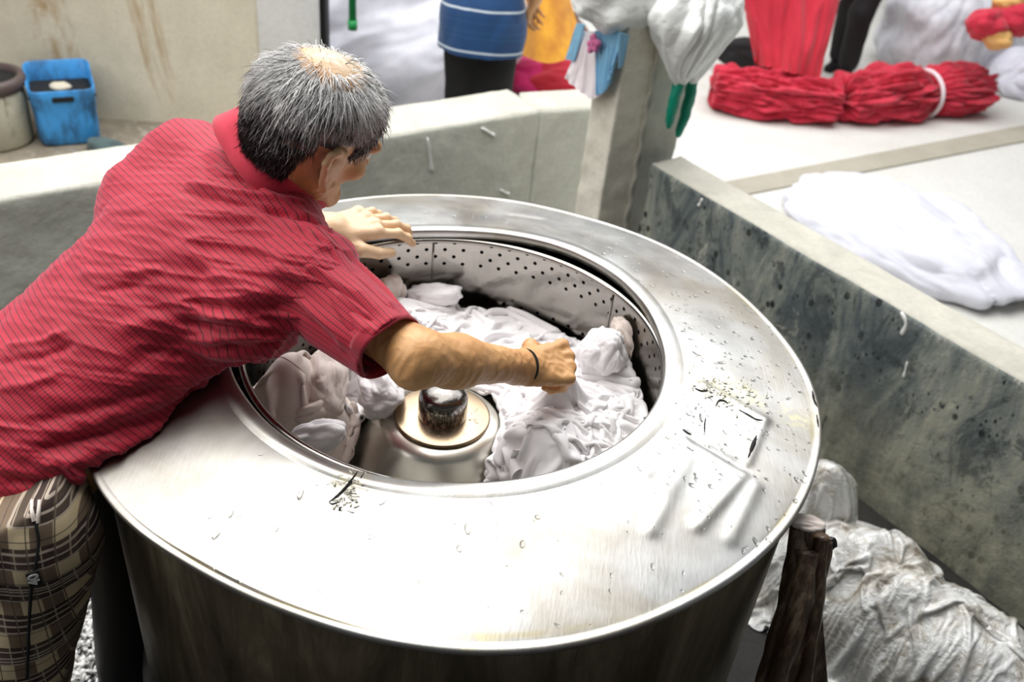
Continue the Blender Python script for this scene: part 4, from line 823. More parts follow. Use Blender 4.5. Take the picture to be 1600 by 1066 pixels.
def head_prims(O, Fm, sc=1.0):   # columns: right, forward, up
    T = lambda x, y, z: O + Fm @ (V(x, y, z) * sc); s = sc; Rm = Fm; pr = []
    e = lambda c, r, k=.02, M_=None: pr.append(ell(T(*c), V(*r) * s, Rm if M_ is None else M_, k))
    c_ = lambda a, b, ra, rb, k=.012: pr.append(cone(T(*a), T(*b), ra * s, rb * s, k))
    e((0, -.014, .038), (.0775, .097, .083)); e((0, .03, -.02), (.060, .062, .075), .03); e((0, -.05, -.005), (.062, .05, .055), .03)
    for x in (-1, 1): c_((x * .056, .0, -.045), (x * .028, .062, -.092), .020, .018, .025)
    c_((-.02, .074, -.097), (.02, .074, -.097), .017, .017, .02)
    c_((-.040, .083, .018), (.040, .083, .018), .011, .011, .012)
    for x in (-1, 1): e((x * .045, .062, -.022), (.022, .020, .018), .018)
    c_((0, .090, .012), (0, .114, -.030), .0075, .011, .010); e((0, .115, -.034), (.012, .011, .010), .006)
    for x in (-1, 1): e((x * .011, .104, -.037), (.008, .009, .008), .006)
    e((0, .088, -.060), (.024, .011, .008), .010); e((0, .086, -.071), (.021, .011, .008), .008)
    for x in (-1, 1): pr.append(sub(ell(T(x * .031, .098, .000), V(.017, .014, .012) * s, Rm, .010)))
    pr.append(sub(ell(T(0, .101, -.0655), V(.022, .006, .0022) * s, Rm, .004)))
    for x in (-1, 1):  # ears: rim of short tubes around a hollow shell
        a = math.radians(28) * x; Ax = nrm(V(math.cos(a) * x, 0, 0) + V(0, -.45, 0)); Ax = V(x * .33, -.94, .0); Ax = nrm(Ax); Uz = nrm(V(0, -.18, 1)); Nn = nrm(np.cross(Ax, Uz)); 
        EM = Fm @ np.stack([Ax, Uz, Nn], 1); c0 = V(x * .080, .004, -.008)
        pts = [(-.004, -.030), (.006, -.034), (.011, -.022), (.017, -.004), (.022, .012), (.019, .026), (.008, .033), (-.004, .028), (-.008, .016)]
        Q = [c0 + Ax * (u * 1.25 + .006) + Uz * w * 1.0 for u, w in pts]
        for i in range(len(Q) - 1): c_(Q[i], Q[i + 1], .0058 if i > 1 else .0080, .0054 if i > 1 else .0076, .004)
        pr.append(ell(T(*(c0 + Ax * .010)), V(.021, .030, .0065) * s, EM, .006))
    return pr, T
def skin_obj(name, prims, h, parent, tintf=None, disp=None, post=None):
    v, f = sdf_mesh(prims, h, post); n = vnormals(v, f)
    if disp is not None: v = v + n * disp(v, n)[:, None]
    return mk(name, v, f, m_skin, parent, attrs={'tint': tintf(v) if tintf is not None else np.zeros(len(v))}), v, f

# ---- the man at the dryer --------------------------------------------------
man = empty('person'); tag(man, 'grey haired man in a crimson striped polo and plaid trousers bending into the dryer', 'person')
RS, LS, NB = D(484, 434, 1.34), D(302, 266, 1.52), D(412, 268, 1.44)
spine = nrm(D(400, 330, 1.42) - D(0, 690, 1.33)); lat = nrm(RS - LS); lat = nrm(lat - spine * (lat @ spine)); bk = nrm(np.cross(lat, spine)); bk = bk if bk[2] > 0 else -bk
BM = np.stack([spine, lat, bk], 1)
C1, C2, C3, C4 = D(348, 392, 1.43), D(225, 492, 1.41), D(110, 608, 1.385), D(15, 690, 1.36)
EL = W(652, 560, 1.075); WR = W(820, 573, .962)
FMr = frame(W(895, 566, .945) - WR, V(-.05, -.55, .83))
LE = V(-.515, .30, 1.00); WL = W(514, 357, .988)
lf = nrm(W(645, 338, .972) - WL)
OH = D(490.4, 202, 1.381); yaw, pit = math.radians(47.1), math.radians(22.5)
hf = V(math.cos(pit) * math.cos(yaw), math.cos(pit) * math.sin(yaw), -math.sin(pit)); hu = V(math.sin(pit) * math.cos(yaw), math.sin(pit) * math.sin(yaw), math.cos(pit)); hr_ = np.cross(hf, hu); roll = math.radians(19.5)
hu2 = hu * math.cos(roll) + hr_ * math.sin(roll); hr2 = hr_ * math.cos(roll) - hu * math.sin(roll); HM = np.stack([hr2, hf, hu2], 1)
def torso(g):   # g = extra thickness
    p = [ell(C1 - lat * .016, V(.165, .162, .105) + g, BM, .07), ell(C2 - lat * .006, V(.17, .160, .110) + g, BM, .07), ell(C3, V(.17, .162, .118) + g, BM, .07), ell(C4, V(.15, .165, .122) + g, BM, .07),
         cone(LS, RS, .068 + g, .062 + g, .05), cone(LS + spine * -.09, RS + spine * -.10 - lat * .03, .08 + g, .066 + g, .05), cone(D(405, 285, 1.46), (LS + RS) / 2 - spine * .08, .058 + g, .08 + g, .05)]
    return p
hp, HT = head_prims(OH, HM, 1.034)
lh, ln_ = hand_prims(WL, lf, V(.05, -.25, .95), -1, [(.12, .42, .22), (.10, .42, .25), (.12, .42, .25), (.12, .45, .25)], [(.045, .050, -.018), (.080, .056, -.028), (.112, .052, -.036)], 1.06)
rh, rn_ = hand_prims(WR, FMr[:, 0], FMr[:, 2], 1, [(.95, 1.35, .8), (1.15, 1.4, .9), (1.2, 1.4, .9), (1.25, 1.4, .9)], [(.040, .046, -.022), (.072, .040, -.036), (.085, .016, -.046)], 1.0)
P_ = []
P_ += torso(-.014)
P_ += hp
P_ += [cone(HT(0, -.035, -.05), NB - spine * .015 - bk * .01, .052, .058, .03), cone(HT(0, .0, -.06), NB + lat * .0, .045, .05, .03)]
P_ += [cone(HT(.045, -.02, -.05), NB + lat * .04 + spine * .02, .008, .010, .012), cone(HT(.05, .03, -.075), HT(.03, -.01, -.13), .008, .008, .012)]
# right arm
P_ += [cone(RS, EL, .050, .036, .03), cone(EL, EL + (WR - EL) * .35, .036, .0385, .03), cone(EL + (WR - EL) * .3, WR, .0385, .0245, .02), ell(EL + V(-.004, -.014, -.010), (.025, .024, .025), None, .02),
       cone(EL + V(.0, -.01, .01), EL + (WR - EL) * .45 + V(0, -.008, .004), .030, .022, .02)]
P_ += [cone(LS, LE, .050, .040, .03), cone(LE, WL, .042, .0265, .02)]
P_ += lh + rh
def tint(v):
    t = np.zeros(len(v)); n_ = np.linalg.norm
    bald = np.clip(1 - (n_(v - HT(0, -.02, .115), axis=1) / .07), 0, 1); t = np.maximum(t, bald * 1.3)
    dl = n_(v - (WL + lf * .07), axis=1); t = np.maximum(t, np.clip(1.25 - dl / .14, 0, .75))  # lit look of the left hand painted as paler skin
    ear = n_(v - HT(.09, -.02, 0), axis=1); t = np.maximum(t, np.clip(1.2 - ear / .045, 0, .45)); return np.clip(t, 0, 1)  # ear brightness painted in, since the lamps do not reach it
def sdisp(v, n):
    d = perlin(v * 55, 3) * .0008
    tl = seg_d(v, WL - lf * .02, WL + lf * .09)[0]; q = (v - WL) @ frame(lf, UZ); d += np.exp(-(tl / .03) ** 2) * (np.clip(perlin(np.stack([q[:, 0] * 14, q[:, 1] * 110, q[:, 2] * 30], 1), 8), -.2, 1)) * .0016
    tr = seg_d(v, WR - FMr[:, 0] * .02, WR + FMr[:, 0] * .08)[0]; q = (v - WR) @ FMr; d += np.exp(-(tr / .03) ** 2) * np.clip(perlin(np.stack([q[:, 0] * 14, q[:, 1] * 110, q[:, 2] * 30], 1), 6), -.2, 1) * .0016
    fa, tt = seg_d(v, EL, WR); d += np.exp(-(fa / .05) ** 2) * np.clip(np.abs(perlin(v * V(12, 40, 40), 12)) - .1, -.1, .5) * .0016 * (tt < 1)
    q = (v - HT(0, 0, 0)) @ HM; nk = np.exp(-((q[:, 2] + .09) / .05) ** 2); d += nk * -np.abs(perlin(q * V(60, 60, 22), 9)) * .004
    return d
body, bv, bf = skin_obj('body', P_, .0026, man, tint, sdisp)
body['label'] = 'tanned skin of arms, hands, neck and head with bald crown'
for k_, (c, d, nm_, r) in enumerate(ln_ + rn_):
    Fm = frame(d, nm_); v, f = ICO[3]; v = v * V(.0062, r * .72, .0016) - V(0, 0, 1) * (v[:, 1:2] ** 2) * .0012; mk('nail', v @ Fm.T + c, f, m_nail, man)
for x in (-1, 1): v, f = ICO[4]; mk('eye', v * .0125 + HT(x * .031, .080, .0), f, m_eye, man)
v, f = tube([HT(.056, .058, .022), HT(.045, .076, .029), HT(.028, .087, .030), HT(.012, .091, .026)], .0025, 8); mk('eyebrow', v, f, m_dark, man)
v, f = tube([HT(-.060, .062, .024), HT(-.045, .080, .031), HT(-.028, .090, .031), HT(-.012, .094, .027)], .0035, 8); mk('eyebrow', v, f, m_dark, man)
# wrist string
fd = nrm(WR - EL); a = frame(fd + V(.1, 0, .05), UZ); wc = WR + fd * .0
ring = np.array([wc + a[:, 1] * math.cos(q) * .0285 + a[:, 2] * math.sin(q) * .0280 for q in np.linspace(0, 2 * np.pi, 49)]); v, f = tube(ring, .0023, 8, cap=False); mk('wrist_string', v, f, m_dark, man)['label'] = 'thin dark string bracelet'
# ---- shirt
def lidpress(P, d):
    r = np.hypot(P[:, 0], P[:, 1]); s = np.clip((r - .38) / .241, 0, 1.0); z = ZR + .006 + (ZO - ZR) * s ** 1.25; e = np.where(r < .640, P[:, 2] - z, r * 0 + np.where(P[:, 2] > .93, .05, (r - .640)))
    e = np.where((r >= .640), np.maximum(P[:, 2] - .93, r - .640), e); return np.maximum(d, -e)
HEMA, HEMB = W(0, 783, .865), W(152, 770, .905); HEMN = nrm(np.cross(HEMB - HEMA, V(-.1, .95, .05))); HEMN = HEMN if HEMN[2] > 0 else -HEMN
def shirtpost(P, d):
    hem = -(P - HEMA) @ HEMN       # below the hem plane
    d = np.maximum(d, hem); return lidpress(P, d)
sleeve_end = W(606, 543, 1.085); sdir = nrm(sleeve_end - RS)
sh = torso(.006) + [cone(RS, RS + sdir * .03, .070, .064, .03), cone(LS, LS + (LE - LS) * .3, .078, .074, .04)]
sv, sf = sdf_mesh(sh, .0034, shirtpost); sn = vnormals(sv, sf)
su = (sv - NB) @ spine; sw = (sv - NB) @ lat
def fold(v, a, b, w, amp, depths=None):
    A, B_ = a, b; d, t = seg_d(v, A, B_); return amp * np.exp(-(d / w) ** 2) * np.sin(np.clip(t * .9 + .08, 0, 1) * np.pi) ** .5
from mathutils import Vector as _Vec
stree = BVHTree.FromPolygons([tuple(q) for q in sv], sf.tolist())
def sp(x, y):
    h = stree.ray_cast(_Vec(CAM), _Vec(ray(x, y))); return np.array(h[0]) if h[0] else D(x, y, 1.35)
disp = np.zeros(len(sv))
def FO(pts, w, amp):
    for i in range(len(pts) - 1): disp[:] += fold(sv, sp(*pts[i]), sp(*pts[i + 1]), w * .85, amp)
for pts, w, am in (
    ([(430, 535), (360, 545), (270, 560)], .010, -.010), ([(425, 520), (350, 515), (285, 505)], .010, -.009), ([(430, 500), (370, 485), (300, 470)], .011, -.007), ([(430, 545), (340, 580), (250, 600)], .012, .007),
    ([(425, 530), (360, 530), (290, 532)], .008, .006), ([(420, 510), (350, 500), (280, 488)], .008, .006), ([(415, 560), (300, 620), (180, 670), (60, 705)], .016, -.012), ([(400, 575), (300, 640), (190, 695), (60, 730)], .013, .008),
    ([(360, 590), (260, 665), (150, 735)], .010, -.008), ([(260, 600), (150, 640), (60, 655)], .014, -.006), ([(100, 520), (60, 535), (10, 540)], .010, .005), ([(110, 540), (60, 560), (5, 565)], .010, -.005), ([(90, 585), (40, 605), (0, 605)], .010, .004),
    ([(130, 770), (120, 745), (100, 720)], .010, .009), ([(150, 755), (140, 735), (160, 715)], .008, -.008), ([(95, 765), (60, 755), (10, 750)], .010, -.006), ([(250, 420), (190, 430), (130, 428)], .010, .004), ([(220, 445), (150, 455)], .009, -.004),
    ([(300, 285), (360, 300), (430, 315)], .010, .006), ([(290, 300), (360, 318), (440, 335)], .009, -.006), ([(330, 262), (390, 290), (450, 322)], .008, .005), ([(420, 330), (470, 340), (510, 352)], .009, -.007), ([(440, 345), (490, 365), (530, 390)], .008, .006),
    ([(300, 410), (330, 450), (350, 480)], .012, -.004), ([(330, 425), (380, 450), (420, 470)], .012, .005), ([(45, 425), (120, 400), (200, 400)], .02, .003), ([(470, 350), (500, 350), (515, 362)], .006, -.010),
    ([(200, 570), (260, 540), (330, 520)], .02, -.005), ([(180, 520), (240, 500), (290, 490)], .018, .004)): FO(pts, w * .8, am * 1.25)
q = (sv - NB) @ BM; cc_ = np.stack([q[:, 0] * 16 - q[:, 1] * 6, q[:, 1] * 7 + q[:, 0] * 5, q[:, 2] * 8], 1); cc_ = cc_ + .5 * vnoise(cc_ * .6, 4)
arm_near = np.exp(-(np.linalg.norm(sv - sp(430, 530), axis=1) / .22) ** 2)
qi = np.stack([(sv @ CR) * 5.5, (sv @ (CU * .97 + CR * .18)) * 30, (sv @ CF) * 6], 1); qi = qi + .55 * vnoise(qi * .5, 31)
def rdg(q, sd): return np.clip(1 - np.abs(perlin(q, sd)) * 2.6, 0, 1) ** 2
mk_ = np.clip(perlin(sv * 5.5, 41) * 2.2 + .42, 0, 1); mk_ = np.maximum(mk_ * .8, arm_near * 1.5)
disp += (rdg(qi, 33) - .3) * .0062 * mk_ + (rdg(qi * V(1.5, 1.9, 1), 35) - .3) * .0030 * (.35 + mk_)
disp += (np.abs(perlin(cc_, 7)) * 1.6 - .35) * (.0040 + .008 * arm_near) + np.abs(perlin(cc_ * 2.3, 9)) * .0030 + perlin(sv * 6, 2) * .006
sv2 = sv + sn * disp[:, None]
# keep pressed cloth above the lid
r_ = np.hypot(sv2[:, 0], sv2[:, 1]); zz = ZR + .004 + (ZO - ZR) * np.clip((r_ - .38) / .241, 0, 1) ** 1.25; low = (r_ < .632) & (sv2[:, 2] < zz) & (sv2[:, 2] > .8); sv2[low, 2] = zz[low]
shirt = mk('shirt', sv2, sf, m_shirt, man, attrs={'su': su + perlin(sv * 7, 5) * .004, 'sw': sw}); shirt['label'] = 'crimson polo shirt with fine dark stripes'
# sleeves: hollow towards the cuff
def sleeve(root, tip, r0, r1, seed, par):
    dirn = nrm(tip - root); L_ = np.linalg.norm(tip - root)
    pr = [cone(root + dirn * .0, tip + dirn * .05, r0, r1, .02), ell(root, (r0 * .98,) * 3, None, .03)]
    inner = [cone(root + dirn * .05, tip + dirn * .10, r0 * .80, r1 - .006, .01)]
    def post(P, d): return lidpress(P, np.maximum(np.maximum(d, (P - tip) @ dirn), -sdf(inner, P)))
    v, f = sdf_mesh(pr, .003, post); n = vnormals(v, f); x = (v - root) @ dirn; Fm = frame(dirn, UZ); q = (v - root) @ Fm
    c = np.stack([q[:, 0] * 4.5, q[:, 1] * 26, q[:, 2] * 26], 1); c = c + .5 * vnoise(c * .5, seed); fo = (rdg(c * V(1, .8, .8), seed + 5) - .3) * .007 * np.clip((L_ - x) / .03, .25, 1) + (np.abs(perlin(c, seed)) * 2.0 - .5) * .015 * np.clip(x / .04, .2, 1) * np.clip((L_ - x) / .03, .25, 1) + np.abs(perlin(c * 2.1, seed + 1)) * .004
    v = v + n * fo[:, None]; a = np.arctan2(q[:, 1], q[:, 2])
    o = mk('sleeve', v, f, m_shirt, par, attrs={'su': np.asarray(r0 * a), 'sw': x}); return o, Fm
slv, SFm = sleeve(RS - sdir * .012, sleeve_end, .067, .052, 4, shirt)
sleeve(LS - V(0, 0, .01), LS + (LE - LS) * .75, .070, .062, 9, shirt)
# cuff band and shoulder seam
def ringband(c, dirn, r, w, th, mat, name, par, wob=.003, seed=0):
    Fm = frame(dirn, UZ); th_ = np.linspace(0, 2 * np.pi, 120, endpoint=False); prof_ = [(-w, 0), (-w, th), (-w * .5, th * 1.3), (0, th * 1.4), (w * .5, th * 1.3), (w, th), (w, 0), (w, -th), (0, -th), (-w, -th)]
    v = []; 
    for q in th_:
        rr_ = r + wob * math.sin(3 * q + seed) + wob * .6 * math.sin(5 * q + 1 + seed)
        for (x, e) in prof_: v.append(c + dirn * x + (Fm[:, 1] * math.cos(q) + Fm[:, 2] * math.sin(q)) * (rr_ + e))
    return mk(name, np.array(v), grid_faces(120, len(prof_), cu=True, cv=True), mat, par)
ringband(sleeve_end - sdir * .009, sdir, .0530, .012, .0012, m_cuff, 'cuff', shirt, .003)
# collar: a folded band round the neck
NC = D(424, 262, 1.44); cax = nrm(D(462, 205, 1.40) - NC); Fm = frame(cax, -hf); cth = np.linspace(math.radians(-158), math.radians(158), 150)
cc0 = NC + cax * .034 - CF * .010; back_ang = 0
prof_ = [(.052, .030), (.055, .036), (.060, .038), (.065, .034), (.072, .018), (.079, .002), (.086, -.012), (.0845, -.0145), (.081, -.012), (.070, .006), (.060, .020), (.054, .0), (.050, .002)]
bdir = nrm(-spine * .3 - (hf - cax * (hf @ cax)) * 1.0); bdir = nrm(bdir - cax * (bdir @ cax)); bs = np.cross(cax, bdir); v = []
for q in cth:
    dd = bdir * math.cos(q) + bs * math.sin(q); fr_ = abs(q) / math.radians(158)
    for (r, x) in prof_: v.append(cc0 + dd * r * (1 + .10 * math.sin(q * 2) ** 2) * 1.13 + cax * (x * (1 + .15 * fr_) - .03 * fr_ ** 2))
np__ = len(prof_); f = grid_faces(150, np__, cv=True).tolist(); f.append(list(range(np__))); f.append([149 * np__ + i for i in range(np__)][::-1])
mk('collar', np.array(v), f, m_collar, shirt)['label'] = 'plain crimson knit collar'
# ---- trousers
hipc = V(-.705, -.36, .90)
def leg_prims(hx, kn, an, ft):
    return [cone(hx, kn, .098, .082, .05), cone(kn, an, .080, .066, .03)]
fwdm = nrm(V(.74, .67, 0)); rgt = V(fwdm[1], -fwdm[0], 0)
HR = W(42, 850, .80); HL = HR - rgt * .17
KR = W(2, 1130, .50); AR = V(KR[0] - .06, KR[1] + .05, .09); KL = KR - rgt * .2 + fwdm * -.03; AL = AR - rgt * .2
tp = [ell((HR + HL) / 2 + UZ * .06, (.11, .165, .13), frame(fwdm, UZ), .05)] + leg_prims(HR, KR, AR, 0) + leg_prims(HL, KL, AL, 0)
def tpost(P, d): return np.maximum(np.maximum(d, (P - HEMA) @ HEMN - .03), .06 - P[:, 2])
tv, tf = sdf_mesh(tp, .005, tpost); tn = vnormals(tv, tf)
c = tv * V(9, 9, 2.2); c = c + .5 * vnoise(tv * 5, 5); tv2 = tv + tn * ((np.abs(perlin(c, 3)) * 1.6 - .3) * .011 + np.abs(perlin(tv * V(14, 14, 9), 8)) * .004)[:, None]
r_ = np.hypot(tv2[:, 0], tv2[:, 1]); k_ = np.where((r_ < .632) & (tv2[:, 2] > .2), .632 / r_, 1); tv2[:, 0] *= k_; tv2[:, 1] *= k_
axl = tv - (HR + (KR - HR) * np.clip((HR[2] - tv[:, 2]) / (HR[2] - KR[2]), -1, 1)[:, None]); ang = np.arctan2(axl @ fwdm, axl @ rgt)
trous = mk('trousers', tv2, tf, m_plaid, man, attrs={'pu': tv @ nrm(CR * V(1, 1, 0)) + (tv @ fwdm) * .25 + perlin(tv * 5, 6) * .006 + 3.0, 'pz': tv[:, 2] + (tv @ CR) * .30 + perlin(tv * 4, 3) * .008 + 1.0}); trous['label'] = 'brown and cream plaid cotton trousers'
trt = BVHTree.FromPolygons([tuple(q) for q in tv2], tf.tolist())
def tpnt(x, y):
    h = trt.ray_cast(_Vec(CAM), _Vec(ray(x, y))); return (np.array(h[0]), np.array(h[1])) if h[0] else (D(x, y, 1.4), -CF)
# side seam placket, cord and the printed size patch
P = np.array([tpnt(*q)[0] for q in ((54, 792), (56, 820), (60, 845), (56, 880), (50, 910), (46, 960), (44, 1010), (42, 1060))]); v, f = tube(spline(P, 40), .0022, 6); mk('side_seam', v, f, m_dark, trous)
P = np.array([tpnt(*q)[0] for q in ((62, 782), (60, 800), (58, 818))]); v, f = tube(spline(P, 20), .0026, 8); mk('pocket_piping', v, f, m_cream, trous)
P = np.array([tpnt(*q)[0] for q in ((50, 782), (50, 800), (53, 815))]); v, f = tube(spline(P, 20), .0026, 8); mk('pocket_piping', v, f, m_cream, trous)
pc, pn = tpnt(53, 903); pn = nrm(pn); pn = pn if pn @ CF < 0 else -pn; px_ = nrm(CR - pn * (CR @ pn)); py_ = np.cross(pn, px_)
v, f = box(pc + pn * .002, px_ * .008, py_ * .012, pn * .0015, .0006); pt = mk('size_patch', v, f, m_dark, trous)
tc = bpy.data.curves.new('size_number', 'FONT'); tc.body = '40'; tc.size = .018; tc.extrude = .0004; tc.offset = .0006; tc.align_x = 'CENTER'; tc.align_y = 'CENTER'
to = bpy.data.objects.new('tmp', tc); COL.objects.link(to); bpy.context.view_layer.update(); me = bpy.data.meshes.new_from_object(to.evaluated_get(bpy.context.evaluated_depsgraph_get())); bpy.data.objects.remove(to)
nm_ = np.array([q.co[:] for q in me.vertices]); nm_ = nm_[:, [1, 0, 2]] * V(-1, 1, 1)  # number reads upwards
ff_ = [list(p.vertices) for p in me.polygons]; mk('size_number', pc + pn * .0042 + nm_[:, :1] * px_ + nm_[:, 1:2] * py_ + nm_[:, 2:] * pn, ff_, m_drip, trous, smooth=False)
for an in (AR, AL):
    v, f = sdf_mesh([cone(an * V(1, 1, 0) + UZ * .035, an * V(1, 1, 0) + fwdm * .16 + UZ * .025, .038, .030, .02), cone(an * V(1, 1, 0) + UZ * .03, an * V(1, 1, 0) + UZ * .10, .036, .040, .02)], .006, lambda P, d: np.maximum(d, .001 - P[:, 2])); mk('boot', v, f, m_black, man)
# ---- hair: thousands of fine strands
rg = np.random.RandomState(11); ns = 15000
d_ = rg.normal(size=(ns * 5, 3)); d_ /= np.linalg.norm(d_, axis=1)[:, None]
loc = d_ * V(.0785, .098, .084) + V(0, -.014, .038); x, y, z = loc.T
crown = V(0, -.050, .118); bald = np.linalg.norm((loc - V(-.010, -.028, .116)) * V(.9, .8, 1), axis=1)
keep = (z > -.045 + .35 * np.clip(y + .03, -.06, .1) * (y < .0)) & (y < .062 + .0 * x) & ~((z < .028) & (y > -.012)) & ~((np.abs(x) > .045) & (z < .048) & (y > -.046) & (y < .022)) & ~((z < .06) & (y > .045)) & (z > -.050)
keep |= (np.abs(x) > .055) & (y > .018) & (y < .036) & (z > -.010) & (z < .04)    # sideburn
dens = np.where(bald < .036, .05, np.where(bald < .056, .35, 1)); keep &= rg.rand(len(loc)) < dens
loc = loc[keep][:ns]; d_ = d_[keep][:ns]; ns = len(loc); x, y, z = loc.T
# extra roots down the nape
nn_ = 5600; btree = BVHTree.FromPolygons([tuple(q) for q in bv], bf.tolist()); l2, n2 = [], []
while len(l2) < nn_:
    an_ = rg.uniform(-1.3, 1.3); zz_ = rg.uniform(-.080, .008) * (1 - .25 * abs(an_) ** 2 / 1.5) + .012 * rg.normal() * .4; h_ = btree.ray_cast(Vector(HT(math.sin(an_) * .2, -.035 - math.cos(an_) * .2, zz_)), Vector(HM @ V(-math.sin(an_), math.cos(an_), 0)))
    if h_[0] is None: continue
    a_ = HM.T @ (np.array(h_[0]) - OH) / 1.034; b_ = HM.T @ np.array(h_[1]); l2.append(a_); n2.append(b_ if b_ @ V(math.sin(an_), -math.cos(an_), 0) > 0 else -b_)
l2 = np.array(l2); n2 = nrm_rows(np.array(n2))
loc = np.concatenate([loc, l2]); bald = np.concatenate([bald[keep][:ns], np.ones(nn_)]); ns = len(loc); x, y, z = loc.T
nrm_l = nrm_rows((loc - V(0, -.014, .038)) / V(.0785, .098, .084) ** 2)
fl = loc - crown; fl = nrm_rows(fl); fl = fl + V(0, .0, -.5) + V(0, .25, 0) * (y > .0)[:, None]; fl = fl - nrm_l * (fl * nrm_l).sum(1)[:, None]; fl = nrm_rows(fl)
cl = perlin(loc * 32, 5)[:, None] * .5 * np.cross(nrm_l, fl) + rg.normal(size=(ns, 3)) * .20; fl = nrm_rows(fl + cl)
nrm_l[-nn_:] = n2; fl[-nn_:] = nrm_rows(V(0, .05, -1) + rg.normal(size=(nn_, 3)) * .18)
ln = rg.uniform(.018, .040, ns) * np.where(z < .0, .7, 1) * np.where(np.arange(ns) >= ns - nn_, .75, 1) * np.where((np.abs(x) > .045) & (z < .07) & (y > -.05) & (y < .03), .6, 1) * np.where(bald < .06, .7, 1); SEG = 5; pts = [loc - nrm_l * .002]; p = loc.copy(); dr = nrm_rows(fl + nrm_l * .42)
for j in range(SEG):
    p = p + dr * (ln / SEG)[:, None]; q = (p - V(0, -.014, .038)) / V(.0785, .098, .084); rr_ = np.linalg.norm(q, axis=1); nl = nrm_rows(q / V(.0785, .098, .084)); nl[-nn_:] = nrm_l[-nn_:]; m_ = (rr_ < 1.03) & (loc[:, 2] > -.045) & (np.arange(ns) < ns - nn_); p = np.where(m_[:, None], (q / rr_[:, None] * 1.03) * V(.0785, .098, .084) + V(0, -.014, .038), p); pts.append(p.copy()); dr = nrm_rows(dr - nl * .16 + fl * .08)
pts = np.stack(pts, 1); Tn = np.gradient(pts, axis=1); Tn /= np.linalg.norm(Tn, axis=2)[..., None] + 1e-9; a1 = np.cross(Tn, nrm_l[:, None, :]); a1 /= np.linalg.norm(a1, axis=2)[..., None] + 1e-9; a2 = np.cross(Tn, a1)
rad = (np.array([1, 1, .95, .85, .6, .15]) * .0005)[None, :, None]; V3 = np.stack([pts + rad * (a1 * math.cos(t_) + a2 * math.sin(t_)) for t_ in (0, 2.094, 4.189)], 2)
k3 = SEG + 1; V3 = (V3.reshape(-1, 3) * 1.034) @ HM.T + OH; base = (np.arange(ns) * k3 * 3)[:, None, None, None]; ii, jj = np.meshgrid(np.arange(SEG), np.arange(3), indexing='ij')
F3 = np.stack([ii * 3 + jj, ii * 3 + (jj + 1) % 3, (ii + 1) * 3 + (jj + 1) % 3, (ii + 1) * 3 + jj], -1)[None] + base; F3 = F3.reshape(-1, 4)
w = np.clip((z - .020 - .25 * np.clip(y + .02, -.2, 1)) / .055 + perlin(loc * 30, 8) * 1.2 + rg.normal(size=ns) * .35, 0, 1); w = np.where(rg.rand(ns) < .16, w * .15, w)
hc = (np.array([.012, .010, .010])[None] * (1 - w)[:, None] + np.array([.92, .91, .90])[None] * w[:, None]); hc = np.repeat(hc, k3 * 3, axis=0)
mk('hair', V3, F3, m_hair, man, attrs={'hc': hc})['label'] = 'short grey hair, white on top and black at the nape'
# dark scalp cap under the hair, thin over the bald crown
v, f = ICO[5]; l_ = v * V(.0792, .0985, .0845) + V(0, -.014, .038); X, Y, Z = l_.T
ok = (Z > -.040 + .35 * np.clip(Y + .03, -.06, .1) * (Y < 0)) & (Y < .055) & ~((Z < .03) & (Y > -.012)) & ~((np.abs(X) > .05) & (Z < .018) & (Y > -.040)) & ~((Z < .06) & (Y > .045)) & (np.linalg.norm(l_ - V(0, -.022, .118), axis=1) > .062)
fk = f[ok[f].all(1)]; n1 = nrm_rows(v / V(.079, .098, .084)); vi = l_ - n1 * .004; F4 = np.concatenate([fk, fk[:, ::-1] + len(v)])
ww = np.clip((Z - .0) / .07, 0, 1); hcc = np.array([.01, .008, .008])[None] + ww[:, None] * .34
mk('scalp_hair', (np.concatenate([l_, vi]) * 1.03) @ HM.T + OH, F4, m_hair, man, attrs={'hc': np.concatenate([hcc, hcc])})

